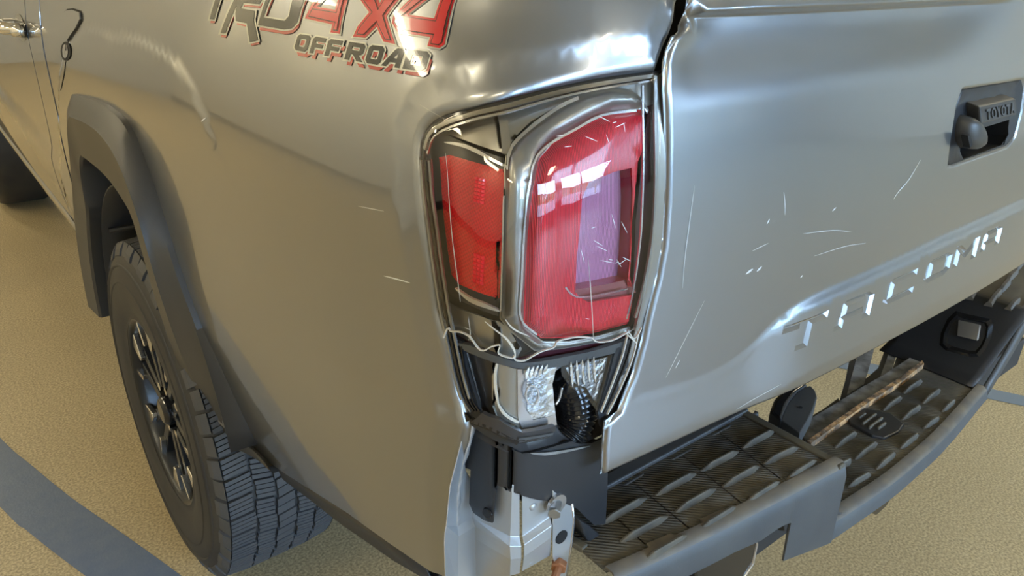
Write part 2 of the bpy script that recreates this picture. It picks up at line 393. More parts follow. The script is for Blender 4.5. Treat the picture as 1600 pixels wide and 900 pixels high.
def T_f(x, z):
    w = 1-(x/.74)**2
    y = -.026*w+.055*(z-.93)+.12*np.maximum(z-1.05, 0)**2
    y = y+.9*np.maximum(z-1.297, 0)**1.2
    rz = 1.292
    y = y+.016*ss(1.200, 1.283, z)*(1-ss(rz-.006, rz+.004, z))*(1-ss(-.16, .10, x+.9*(1.25-z)))*ss(-.68, -.60, x)
    zc = np.interp(x, _cs, _cv)
    y = y-.0065*(1-ss(-.010, .008, z-zc))*(.15+.85*(1-ss(.36, .50, np.abs(x))))
    y = y-.07*np.maximum(np.minimum(zc-.01-z, .09), 0)
    y = y+3.2*np.maximum(.835-z, 0)**2
    d = DENT[0]; y = y+.010*np.exp(-(((x-d[0])/.022)**2+((z-d[2]-.004)/.012)**2))-.005*np.exp(-(((x-d[0]-.004)/.03)**2+((z-d[2]+.016)/.012)**2))
    d = DENT[2]; y = y+.006*np.exp(-(((x-d[0])/.04)**2+((z-d[2]-.002)/.012)**2))
    # soft waves in the sheet
    y = y+.0006*np.sin(x*9+z*4)*np.sin(z*17+1)
    return np.stack([x, y, z+0*x], -1)
T = Surf(T_f, -.80, .80, .76, 1.40, 260, 170)
if T.base_n(np.array([0.]), np.array([1.]))[0, 1] > 0: T.sign = -1

exec_sections = True
# ================================================================ THE ROOM
def floor_mat():
    R = mat('speckled_beige_epoxy_floor', (.46, .40, .28), .42); n = R.node_tree; b = n.nodes['Principled BSDF']
    tc = n.nodes.new('ShaderNodeTexCoord')
    def noise(s, d=5):
        t = n.nodes.new('ShaderNodeTexNoise'); t.inputs['Scale'].default_value = s; t.inputs['Detail'].default_value = d; n.links.new(tc.outputs['Object'], t.inputs['Vector']); return t
    t1 = noise(170, 3); t2 = noise(1.3, 4)
    r = n.nodes.new('ShaderNodeValToRGB'); r.color_ramp.elements[0].position = .36; r.color_ramp.elements[1].position = .64
    r.color_ramp.elements[0].color = (.28, .22, .12, 1); r.color_ramp.elements[1].color = (.54, .435, .25, 1)
    n.links.new(t1.outputs['Fac'], r.inputs['Fac'])
    mx = n.nodes.new('ShaderNodeMixRGB'); mx.blend_type = 'MULTIPLY'; mx.inputs[0].default_value = .35
    r2 = n.nodes.new('ShaderNodeValToRGB'); r2.color_ramp.elements[0].position = .4; r2.color_ramp.elements[0].color = (.72, .7, .68, 1); r2.color_ramp.elements[1].position = .6
    n.links.new(t2.outputs['Fac'], r2.inputs['Fac']); n.links.new(r.outputs[0], mx.inputs[1]); n.links.new(r2.outputs[0], mx.inputs[2]); n.links.new(mx.outputs[0], b.inputs['Base Color'])
    u = n.nodes.new('ShaderNodeBump'); u.inputs['Strength'].default_value = .35; u.inputs['Distance'].default_value = .002; n.links.new(t1.outputs['Fac'], u.inputs['Height']); n.links.new(u.outputs['Normal'], b.inputs['Normal'])
    return R
M['floor'] = floor_mat()
M['blue'] = mat('blue_grey_floor_paint', (.085, .12, .19), .4, col2=(.11, .145, .20), noise=.2, nscale=30, bump=.2, bscale=160, bdist=.002)
M['blue2'] = mat('pale_blue_floor_paint', (.16, .20, .24), .45, bump=.2, bscale=160, bdist=.002)
M['wall'] = mat('warm_white_wall', (.78, .73, .60), .8)
M['wall_dark'] = mat('tan_wall', (.40, .37, .30), .8)
M['ceiling'] = mat('ceiling_paint', (.74, .70, .60), .9)
M['frame'] = mat('dark_window_frame', (.08, .08, .085), .4)
M['asphalt'] = mat('outside_pavement', (.30, .30, .31), .8)
M['lampglow'] = bpy.data.materials.new('lamp_diffuser'); M['lampglow'].use_nodes = True
_b = M['lampglow'].node_tree.nodes['Principled BSDF']; _b.inputs['Emission Color'].default_value = (1, .86, .60, 1); _b.inputs['Emission Strength'].default_value = 9
M['yellow'] = mat('yellow_bollard', (.85, .55, .05), .4)
M['leaf'] = mat('hedge', (.06, .12, .04), .8, col2=(.12, .2, .07), noise=.2, nscale=4)

def struct(name, b, ma, label=None, parent=None):
    v, f = box_vf(*b); o = mesh(name, v, f, ma, parent)
    if parent is None: o['kind'] = 'structure'
    if label: o['label'] = label
    return o
struct('floor', (RX0-.2, RX1+.2, RY0-.2, RY1+.2, -.2, 0), 'floor', 'speckled beige sealed floor')
struct('ceiling', (RX0-.2, RX1+.2, RY0-.2, RY1+.2, RZ, RZ+.2), 'ceiling', 'beige painted ceiling')
struct('wall_left', (RX0-.2, RX0, RY0, RY1, 0, RZ), 'wall', 'warm white wall beside the truck')
struct('wall_right', (RX1, RX1+.2, RY0, RY1, 0, RZ), 'wall', 'warm white wall on the far right')
struct('wall_front', (RX0, RX1, RY1, RY1+.2, 0, RZ), 'wall_dark', 'tan wall beyond the front of the truck')
V, Fc = [], []
xs = [RX0]+[v for o in OPEN for v in o[:2]]+[RX1]; prt = []
for i in range(0, len(xs), 2): prt.append(box_vf(xs[i], xs[i+1], RY0-.2, RY0, 0, RZ))
for (x0, x1, z0, z1) in OPEN: prt += [box_vf(x0, x1, RY0-.2, RY0, 0, z0), box_vf(x0, x1, RY0-.2, RY0, z1, RZ)]
v, f = join_vf(prt); o = mesh('wall_rear', v, f, 'wall_dark', None); o['kind'] = 'structure'; o['label'] = 'wall with one narrow and three wide tall windows behind the truck'
for i, (x0, x1, z0, z1) in enumerate(OPEN):
    w = .05; prt = [box_vf(x0, x0+w, RY0-.14, RY0-.02, z0, z1), box_vf(x1-w, x1, RY0-.14, RY0-.02, z0, z1), box_vf(x0+w, x1-w, RY0-.14, RY0-.02, z0, z0+w), box_vf(x0+w, x1-w, RY0-.14, RY0-.02, z1-w, z1), box_vf((x0+x1)/2-.02, (x0+x1)/2+.02, RY0-.12, RY0-.04, z0+w, z1-w)]
    v, f = join_vf(prt); o = mesh('window_%d' % (i+1), v, f, 'frame', None); o['kind'] = 'structure'
    p = mesh('pane', [(x0+w, RY0-.08, z0+w), (x1-w, RY0-.08, z0+w), (x1-w, RY0-.08, z1-w), (x0+w, RY0-.08, z1-w)], [(0, 1, 2, 3)], 'glass', o)
for i, (x0, x1, z0, z1) in enumerate([(RX0, RX1, RY1-.02, RY1)]):
    pass
for i, x in enumerate((-2.2, .5, 3.0, 5.6)):
    v, f = tube_vf([(x, -8.4, -.05), (x, -8.4, .90), (x, -8.4, .95)], [.07, .07, .045], 14); o = mesh('bollard', v, f, 'yellow', None, smooth=True)
    o['label'] = 'yellow bollard on the pavement outside, %s' % ['first from the left', 'second from the left', 'third from the left', 'fourth from the left'][i]; o['category'] = 'bollard'; o['group'] = 'yellow bollards outside the windows'
v, f = box_vf(-14, 20, -19, -17.5, -.05, 1.9); o = mesh('hedge', v, f, 'leaf', None); o['label'] = 'dark green hedge far outside the windows'; o['category'] = 'hedge'
struct('baseboard_left', (RX0, RX0+.02, RY0, RY1, 0, .14), 'frame', 'dark baseboard')
o = struct('ground', (-30, 34, -40, RY0-.2, -.25, -.05), 'asphalt', 'grey pavement outside the windows')
LLAB = ['left row, nearest the windows', 'left row, second from the windows', 'left row, middle one', 'left row, second from the far wall', 'left row, nearest the far wall', 'alone in front of the truck', 'alone behind the tailgate by the windows', 'right row, nearest the windows', 'right row, middle one', 'right row, nearest the far wall']
for (x, y) in LAMPS:
    e = bpy.data.objects.new('ceiling_light', None); C.objects.link(e); e.location = (x, y, RZ)
    e['label'] = 'long warm ceiling light, %s' % LLAB[LAMPS.index((x, y))]; e['category'] = 'light'; e['group'] = 'ceiling lights'
    v, f = box_vf(-.20, .20, -.68, .68, -.06, 0); mesh('housing', v, f, 'frame', e)
    v, f = box_vf(-.16, .16, -.62, .62, -.085, -.0601); mesh('diffuser', v, f, 'lampglow', e)

def flat_strip(name, L, Rr, ma, z=.0015):
    V = [(p[0], p[1], z) for p in L]+[(p[0], p[1], z) for p in Rr][::-1]; n = len(L)
    fs = [(i, i+1, 2*n-2-i, 2*n-1-i) for i in range(n-1)]
    o = mesh(name, V, fs, ma, None); o['kind'] = 'structure'; return o
cl = [onp(x, y, 2, 0) for x, y in [(0, 740), (75, 800), (170, 858), (280, 930)]]
g = lambda px: [onp(x, y, 2, 0) for x, y in px]
inn = [tuple(p)[:2] for p in g([(0, 684), (50, 728), (110, 777), (180, 826), (283, 900)])]
outn = [tuple(p)[:2] for p in g([(0, 792), (40, 828), (90, 868), (140, 905), (190, 940)])]
inn = [(-1.52, 3.4), (-1.36, 2.5)]+inn+[(-.90, .70), (-.84, .30)]; outn = [(-1.68, 3.4), (-1.51, 2.5)]+outn+[(-1.04, .70), (-.96, .30)]
o = flat_strip('trim_1', [tuple(p) for p in catmull(inn, 6)], [tuple(p) for p in catmull(outn, 6)], 'blue'); o['label'] = 'curved dark blue line painted on the floor left of the rear tyre'
a0, a1 = g([(1345, 565), (1600, 619)]); b0, b1 = g([(1339, 581), (1600, 635)])
ext = lambda p, q, t: (p[0]+(q[0]-p[0])*t, p[1]+(q[1]-p[1])*t)
o = flat_strip('trim_2', [ext(a0, a1, -.3), ext(a0, a1, 2.5)], [ext(b0, b1, -.3), ext(b0, b1, 2.5)], 'blue2'); o['label'] = 'straight pale blue line painted on the floor behind the bumper'

# ================================================================ BED SIDE (left quarter panel)
lamp_px = [(1034, 110), (985, 115), (939, 121), (893, 129), (848, 137), (800, 147), (757, 158), (715, 170), (688, 179), (668, 189), (655, 203), (648, 222), (646, 250), (648, 290), (652, 325), (657, 365), (663, 409), (669, 450), (675, 491), (682, 515), (688, 537)]
edge_px = [(695, 573), (704, 617), (717, 650), (723, 672), (718, 700), (709, 726), (702, 755), (697, 800), (696, 850), (698, 900), (700, 935)]
bot_px = [(690, 905), (668, 890), (610, 850), (545, 803), (490, 768), (435, 733)]
lamp_uv = S.hits(lamp_px); edge_uv = S.hits(edge_px); bot_uv = S.hits(bot_px)
bot_uv = [(a, b) for a, b in bot_uv]
seam_uv = S.hits([(1036, 106), (1047, 74), (1058, 50), (1064, 31), (1067, 2)])
# wheel opening in the panel (just outside the inner lip of the flare)
def arch(px, xs):
    P = [onp(x, y, 0, xs) for x, y in px]
    th = np.array([math.atan2(p.z-ZW, -(p.y-YW)) for p in P]); r = np.array([math.hypot(p.y-YW, p.z-ZW) for p in P]); return th, r
def arch_fn(px, xs, front):
    th, r = arch(px, xs); th = np.concatenate([th, [a for a, b in front]]); r = np.concatenate([r, [b for a, b in front]])
    co = np.polyfit(th, r, 5); return lambda t: np.polyval(co, t)
O_px = [(120, 146), (160, 156), (200, 187), (220, 230), (245, 300), (270, 380), (300, 468), (330, 560), (350, 612), (372, 670), (395, 700)]
K_px = [(110, 182), (150, 200), (185, 245), (210, 300), (231, 352), (255, 430), (282, 520), (310, 600), (345, 670)]
I_px = [(125, 247), (165, 280), (200, 330), (212, 352), (235, 420), (250, 460), (282, 555), (313, 636), (335, 676)]
TH0, TH1 = .18, 2.80
def ipol(pts, front):
    th = np.array([math.atan2(z-ZW, -(y-YW)) for y, z in pts]+[a for a, b in front]); r = np.array([math.hypot(y-YW, z-ZW) for y, z in pts]+[b for a, b in front])
    o = np.argsort(th); th, r = th[o], r[o]; tt = np.linspace(-.2, 3.4, 181); rr = np.interp(tt, th, r)
    for _ in range(10): rr[1:-1] = (rr[:-2]+rr[1:-1]*2+rr[2:])/4
    return lambda t: np.interp(t, tt, rr)
def hit_yz(px):
    o = []
    for x, y in px:
        a, b = S.hit(x, y); p = S.pos(np.array([a]), np.array([b]))[0]; o.append((p[1], p[2]))
    return o
def plane_yz(px, x0, x1): return [tuple(onp(x, y, 0, x0+(x1-x0)*(k/(len(px)-1))**2))[1:] for k, (x, y) in enumerate(px)]
O_px = [(120, 146), (160, 156), (200, 187), (220, 230), (245, 300), (270, 380), (300, 468), (318, 515), (345, 590), (362, 640), (377, 672), (400, 702), (426, 727)]
K_px = [(110, 182), (150, 200), (185, 245), (210, 300), (231, 352), (255, 430), (282, 520), (304, 590), (330, 645), (360, 685), (400, 718), (426, 735)]
I_px = [(125, 247), (165, 280), (200, 330), (212, 352), (235, 420), (250, 460), (282, 555), (300, 610), (322, 655), (352, 695), (395, 727), (424, 741)]
_f = S.hit(426, 727); XF = float(S.pos(np.array([_f[0]]), np.array([_f[1]]))[0, 0]); print('XF', XF)
ho, hk, hi = hit_yz(O_px), plane_yz(K_px, -.972, XF-.008), plane_yz(I_px, -.966, XF-.006)
for nm, h in (('O', ho), ('K', hk), ('I', hi)): print(nm, [(round(math.atan2(z-ZW, -(y-YW)), 2), round(math.hypot(y-YW, z-ZW), 3)) for y, z in h])
rO = ipol(ho, [(2.3, .62), (2.6, .61), (3.2, .60)])
rK = ipol(hk, [(2.3, .565), (2.6, .555), (3.2, .55)])
rI = ipol(hi, [(2.3, .49), (2.6, .48), (3.2, .475)])
_tho = math.atan2(ho[-1][1]-ZW, -(ho[-1][0]-YW)); TH0 = _tho
for nm, fn in (('O', rO), ('K', rK), ('I', rI)): print('ARCH', nm, [round(float(fn(t)), 3) for t in np.linspace(TH0, TH1, 9)])
def arch_yz(fn, t): r = float(fn(t)); return YW-r*math.cos(t), ZW+r*math.sin(t)
def Xs(y, z):
    return float(S_f(np.array([u_of_y(y)]), np.array([z]))[0, 0])
def arch_curve(h, fn, n1=60, n2=44):
    P = np.array(catmull([tuple(q) for q in h[::-1]], 6)); d = np.concatenate([[0], np.cumsum(np.linalg.norm(np.diff(P, axis=0), axis=1))])
    for _ in range(6): P[1:-1] = (P[:-2]+2*P[1:-1]+P[2:])/4
    q = np.linspace(0, d[-1], n1); R1 = np.stack([np.interp(q, d, P[:, 0]), np.interp(q, d, P[:, 1])], 1)
    t0 = math.atan2(R1[-1, 1]-ZW, -(R1[-1, 0]-YW)); r0 = math.hypot(R1[-1, 0]-YW, R1[-1, 1]-ZW); R2 = []
    for t in np.linspace(t0, 3.05, n2)[1:]:
        r = float(fn(t)); k = float(ss(t0, t0+.25, t)); r = r0*(1-k)+r*k; R2.append((YW-r*math.cos(t), ZW+r*math.sin(t)))
    return np.concatenate([R1, np.array(R2)])
cO, cK, cI = arch_curve(ho, rO), arch_curve(hk, rK), arch_curve(hi, rI)
arch_uv = [(u_of_y(a*.65+c*.35), b*.65+d*.35) for (a, b), (c, d) in list(zip(cO, cI))[2:-8]]
YCAB = 1.71
top_uv = [(seam_uv[-1][0]+.0, 1.352), (.12, 1.368), (.25, 1.372), (u_of_y(.3), 1.372), (u_of_y(YCAB), 1.372)]
side_out = seam_uv[::-1]
outline = [(u, z) for u, z in top_uv]
outline += [(u_of_y(YCAB), max(arch_uv[-1][1], .60))]
outline += [a for a in arch_uv[::-1]]
outline += bot_uv[::-1][0:1]+bot_uv[::-1][1:]
outline += edge_uv[::-1]
outline += lamp_uv[::-1]
outline += seam_uv
outline = [tuple(p) for p in outline]
rear_line = resample(edge_uv[::-1]+lamp_uv[::-1]+seam_uv, .01, False)
def side_disp(a, b):
    a = np.asarray(a, float); m_ = a < .62; d = np.full(a.shape, 1.0)
    if m_.any(): d[m_] = pdist(a[m_], np.asarray(b)[m_], rear_line, False)
    t = np.clip(1-d/.012, 0, 1); r = -.010*(1-np.sqrt(np.maximum(1-t*t, 0)))
    t2 = np.clip((.036-d)/.024, 0, 1)
    return r-.005*t2*t2*(3-2*t2)
lu = np.array(lamp_uv)
print('lamp u', lu[:, 0].min(), lu[:, 0].max(), 'z', lu[:, 1].min(), lu[:, 1].max(), 'ucab', u_of_y(YCAB), 'panel bot', bot_uv)
bed = patch('bed_side', S, outline, 'paint', step=.022, bstep=.0065, rows=(.0012, .003, .006, .010, .015), disp=side_disp, thick=.0015, rim_mat='paint_edge',
            fine=[(.0, .60, .60, 1.34, .009), (.601, 2.04, .78, 1.30, .0125)], label='silver bed side panel with graphics above and a torn edge below the lamp')
# flange that folds in behind the torn lower rear edge
fl = resample(edge_uv, .012, False); P0 = S.pos(np.array([p[0] for p in fl]), np.array([p[1] for p in fl]), side_disp)
V = []; 
for i, p in enumerate(P0):
    jit = .0015*math.sin(i*2.1)
    V += [tuple(p), tuple(p+np.array([.006+jit, .002, 0])), tuple(p+np.array([.014, .020, 0]))]
fs = []
for i in range(len(P0)-1):
    for k in range(2): fs.append((i*3+k, i*3+k+1, (i+1)*3+k+1, (i+1)*3+k))
mesh('panel_flange', V, fs, 'paint_edge', bed, smooth=True, solid=.0012)

# ---- wheel arch flare
V = []; NT = len(cO)
for i_ in range(NT):
    (yo, zo), (yk, zk), (yi, zi) = cO[i_], cK[i_], cI[i_]
    xo = Xs(yo, zo)
    ta = float(1-ss(0, 34, i_))   # the flare dies into the sill at its rear foot
    xk = -.974*(1-ta)+(xo-.012)*ta
    xi = -.968*(1-ta)+(xo-.008)*ta
    row = [(xo+.006, yo, zo), (xo-.010, yo+(yk-yo)*.03, zo+(zk-zo)*.03)]
    row += [(xo-.012+(xk-xo+.012)*.55, yo+(yk-yo)*.45, zo+(zk-zo)*.45), (xk+.002, yo+(yk-yo)*.93, zo+(zk-zo)*.93), (xk, yk, zk)]
    row += [(xk*.7+xi*.3, yk+(yi-yk)*.12, zk+(zi-zk)*.12), (xi+.004, yk+(yi-yk)*.93, zk+(zi-zk)*.93), (xi+.010, yi, zi), (xi+.045, yi, zi), (xi+.075, yi+(yo-yi)*.08, zi+(zo-zi)*.08)]
    V += row
nr = 10; fs = [(i*nr+k, (i+1)*nr+k, (i+1)*nr+k+1, i*nr+k+1) for i in range(NT-1) for k in range(nr-1)]
fs += [tuple(range(nr)), tuple(range((NT-1)*nr, NT*nr))[::-1]]
fo = mesh('wheel_arch_flare', V, fs, 'flare', bed, smooth=True, label='matt grey-black plastic wheel arch flare')
e = fo.modifiers.new('e', 'EDGE_SPLIT'); e.split_angle = .5
# inner liner
V = []; fs = []; NX = 6
for i, t in enumerate(np.linspace(.30, 3.25, 40)):
    r = .455+.02*math.sin(t) if t < 2.9 else .46
    for k in range(NX):
        x = -.935+.40*k/(NX-1); V.append((x, YW-(r+.012*(k % 2))*math.cos(t), ZW+(r+.03+.012*(k % 2))*math.sin(t)))
for i in range(39):
    for k in range(NX-1): fs.append((i*NX+k, i*NX+k+1, (i+1)*NX+k+1, (i+1)*NX+k))
mesh('wheel_liner', V, fs, 'liner', ROOT, smooth=True, solid=.003)
# ribs on the liner, front side
for t in (2.45, 2.75, 3.05):
    r = .462; p = [(x, YW-r*math.cos(t), ZW+(r+.028)*math.sin(t)) for x in (-.92, -.75, -.6)]
    tube('liner_rib', p, .007, 'black_matt', bpy.data.objects['wheel_liner'], 8)
# bracket strip at the foot of the flare: dark underside of the quarter panel
us = S.hits([(428, 728), (470, 752), (520, 785), (548, 803), (600, 843), (660, 885)])
V = []
for i, (a, b) in enumerate(us):
    p = S.pos(np.array([a]), np.array([b]))[0]; q = p+np.array([.012, .0, -.034-.016*math.sin(math.pi*i/5)]); r = p+np.array([.07, .0, -.028])
    V += [tuple(p+np.array([.002, 0, .004])), tuple(q), tuple(r)]
fs = [(i*3+k, i*3+k+1, (i+1)*3+k+1, (i+1)*3+k) for i in range(len(us)-1) for k in range(2)]
mesh('sill_seal', V, fs, 'black', bed, smooth=True, solid=.004)

# ---- fuel filler door
fd = S.hits([(101, 22), (106, 17), (116, 16), (127, 20), (128, 30), (121, 44), (112, 56), (107, 64), (102, 52), (100, 36)])
fdo = offset_poly(fd, .0035)
patch('fuel_door_gap', S, fdo, 'gap', bed, step=.02, disp=.0012)
fdn = patch('fuel_door', S, fd, 'paint', bed, step=.02, disp=.004, thick=.003, label='silver fuel filler door')
ov = [(104+8.0*math.cos(t), 80+15*math.sin(t)) for t in np.linspace(0, 2*math.pi, 20, endpoint=False)]
patch('finger_notch', S, S.hits(ov), 'gap', bed, step=.02, disp=.0018)
ov = [(103.5+4.5*math.cos(t), 80+11*math.sin(t)) for t in np.linspace(0, 2*math.pi, 16, endpoint=False)]
patch('finger_notch_plate', S, S.hits(ov), 'silver_trim', bed, step=.02, disp=.0025)
def ribbon(name, surf, px, w, ma, parent, off=.0008, t=.0008, taper=True, label=None):
    uv = [np.array(surf.hit(x, y)) for x, y in px]; uv = [np.array(q) for q in catmull(uv, 4)] if len(uv) > 2 else [uv[0]+(uv[1]-uv[0])*k/6 for k in range(7)]
    L, R = [], []
    for i, p in enumerate(uv):
        d = uv[min(i+1, len(uv)-1)]-uv[max(i-1, 0)]; d = d/(np.linalg.norm(d)+1e-12); n = np.array([-d[1], d[0]])
        ww = w/2*(math.sin(math.pi*(.06+.88*i/(len(uv)-1))) if taper else 1); L.append(p+n*ww); R.append(p-n*ww)
    A = np.array(L+R); n = len(L); P = surf.pos(A[:, 0], A[:, 1], off)
    return mesh(name, P, [(i, i+1, n+i+1, n+i) for i in range(n-1)], ma, parent, solid=t, label=label)
ribbon('panel_seam', S, [(103, 96), (101, 112), (98, 128), (95, 141)], .004, 'gap', bed)

# ================================================================ DECAL on the bed side
def decal(name, px, ma, lvl, holes=(), parent=bed, label=None):
    o = patch(name, S, S.hits(px), ma, parent, holes=[S.hits(h) for h in holes], step=.016, bstep=.012, disp=.0009+.0004*lvl, label=label)
    return o
def zz(pts): return [(300+x/3.5556, y/3.5556) for x, y in pts]
def glyph(G, s0, s1):
    """unit glyph polygon -> pixel outline on the slanted word line"""
    out = []
    for u_, v_ in G:
        s = s0+(s1-s0)*u_
        b = np.array([572+(1300-572)*s, 278+(402-278)*s+6*math.sin(math.pi*s)]); t = np.array([598+(1335-598)*s, 190+(292-190)*s+6*math.sin(math.pi*s)])
        p = b+(t-b)*v_; out.append((p[0], p[1]))
    return out
def oct_(x0, x1, y0, y1, c):
    return [(x0+c, y0), (x1-c, y0), (x1, y0+c), (x1, y1-c), (x1-c, y1), (x0+c, y1), (x0, y1-c), (x0, y0+c)]
GL = {'O': ([oct_(0, 1, 0, 1, .16)], [oct_(.27, .73, .26, .74, .05)]),
      'F': ([[(0, 0), (.3, 0), (.3, .36), (.9, .36), (.9, .60), (.3, .60), (.3, .74), (1, .74), (1, 1), (.15, 1), (0, .86)]], []),
      'R': ([[(0, 0), (.27, 0), (.27, .34), (.42, .34), (.72, 0), (1.06, 0), (.74, .34), (.86, .36), (.96, .48), (.96, .88), (.84, 1), (0, 1)]], [[(.27, .58), (.70, .58), (.70, .76), (.27, .76)]]),
      'A': ([[(-.02, 0), (.26, 0), (.40, .24), (.72, .24), (.72, 0), (1, 0), (1, .86), (.86, 1), (.62, 1), (.50, .92)]], [[(.52, .46), (.72, .46), (.72, .78)]]),
      'D': ([[(0, 0), (.84, 0), (1, .16), (1, .84), (.84, 1), (0, 1)]], [[(.26, .26), (.74, .26), (.74, .74), (.26, .74)]])}
words = [('O', 0, .098), ('F', .118, .212), ('F', .232, .335), ('R', .385, .515), ('O', .540, .655), ('A', .668, .805), ('D', .828, .995)]
for ch, s0, s1 in words:
    outs, hol = GL[ch]
    for G in outs:
        base = glyph(G, s0, s1); hs = [glyph(h, s0, s1) for h in hol]
        sh = [(x+11, y+30) for x, y in base]; shh = [[(x+11, y+30) for x, y in h] for h in hs]
        decal('letter_shadow', zz(sh), 'decal_dark_red', 0, [zz(h) for h in shh])
        decal('letter_outline', zz(offset_poly(base, 9)), 'decal_silver', 1, [zz(offset_poly(h, -7)) for h in hs])
        decal('decal_letter', zz(base), 'decal_black', 2, [zz(h) for h in hs])
def big(base, hs=(), sh=(10, 24), red=False, ex=9):
    mv = lambda P: [(x+sh[0], y+sh[1]) for x, y in P]
    if not red:
        decal('letter_shadow', zz(mv(base)), 'decal_dark_red', 0, [zz(mv(h)) for h in hs])
        decal('letter_outline', zz(offset_poly(base, ex)), 'decal_silver', 1, [zz(offset_poly(h, -ex)) for h in hs])
        decal('decal_letter', zz(base), 'decal_black', 2, [zz(h) for h in hs])
    else:
        decal('letter_outline', zz(offset_poly(base, 8)), 'decal_silver', 0, [zz(offset_poly(h, -5)) for h in hs])
        decal('decal_letter', zz(base), 'decal_red', 1, [zz(h) for h in hs])
        decal('inner_line', zz(offset_poly(base, -13)), 'decal_line', 2, [zz(offset_poly(h, 13)) for h in hs])
        decal('decal_letter', zz(offset_poly(base, -18)), 'decal_red', 3, [zz(offset_poly(h, 18)) for h in hs])
TY = -110
big([(185, TY), (105, 108), (130, 110), (212, TY)], sh=(0, 20))
big([(310, TY), (165, 186), (192, 188), (340, TY)], sh=(0, 22))
big([(300, TY), (248, 75), (250, 118), (312, 132), (328, 236), (374, 226), (350, 112), (356, 62), (278, 48), (292, 18), (382, 26), (470, TY)], sh=(4, 20))
big([(470, TY), (374, 142), (520, 166), (560, 160), (592, 128), (680, TY), (606, TY), (545, 92), (522, 118), (404, 98), (497, TY)], sh=(4, 26))
big([(760, TY), (632, 104), (785, 138), (774, 182), (826, 190), (906, TY)], [[(792, -60), (700, 40), (800, 56), (838, -60)]], red=True)
big([(905, TY), (940, 0), (990, 70), (925, 150), (900, 205), (968, 212), (1030, 150), (1068, 232), (1134, 248), (1085, 92), (1250, TY), (1130, TY), (1048, 20), (1010, TY)], red=True)
big([(1330, TY), (1124, 92), (1116, 128), (1148, 180), (1328, 208), (1312, 258), (1378, 270), (1408, 250), (1505, TY)], [[(1392, -60), (1205, 84), (1350, 104), (1410, -60)]], red=True)

# ================================================================ CAB behind (rear door, pillar) and front wheel
yd = 1.93
def rect_uv(y0, y1, z0, z1): return [(u_of_y(y0), z0), (u_of_y(y1), z0), (u_of_y(y1), z1), (u_of_y(y0), z1)]
patch('cab_corner', S, rect_uv(YCAB+.018, yd-.006, .60, 1.42), 'paint', step=.03, thick=.002, label='silver cab corner panel')
dr = patch('rear_door', S, rect_uv(yd+.004, 3.02, .60, 1.42), 'paint', step=.035, thick=.002, label='silver rear cab door')
patch('front_door', S, rect_uv(3.03, 4.0, .60, 1.42), 'paint', step=.06, thick=.002)
V, fs = box_vf(-.90, -.86, YCAB-.02, 4.1, .60, 1.42); mesh('cab_shell', V, fs, 'gap', ROOT)
# sill under the doors
V = []
for y in np.linspace(1.60, 4.0, 12):
    x = Xs(y, .605)
    V += [(x+.002, y, .598), (x+.004, y, .56), (x+.03, y, .52), (x+.10, y, .50), (x+.2, y, .52)]
fs = [(i*5+k, i*5+k+1, (i+1)*5+k+1, (i+1)*5+k) for i in range(11) for k in range(4)]
mesh('sill', V, fs, 'paint', ROOT, smooth=True, solid=.002)
# door handle with its bowl and lock cover
a, b = S.hit(30, 42); hp = S.pos(np.array([a]), np.array([b]))[0]; hy, hz, hx = hp[1], hp[2], hp[0]
print('handle at', hp)
bowl = [(u_of_y(hy-.02+.085*math.cos(t)), hz+.035*math.sin(t)) for t in np.linspace(0, 2*math.pi, 20, endpoint=False)]
patch('handle_bowl', S, bowl, 'smoke', dr, step=.03, disp=.001)
pts = [(hx-.004, hy-.07, hz), (hx-.035, hy-.06, hz+.002), (hx-.045, hy-.02, hz+.003), (hx-.042, hy+.05, hz+.002), (hx-.004, hy+.085, hz)]
pts = [tuple(p) for p in catmull(pts, 5)]
o = tube('door_handle', pts, .016, 'chrome', dr, 12, label='bright silver door handle')
tube('lock_cover', [(hx-.002, hy-.12, hz-.0), (hx-.030, hy-.105, hz)], [.018, .014], 'chrome', dr, 14)

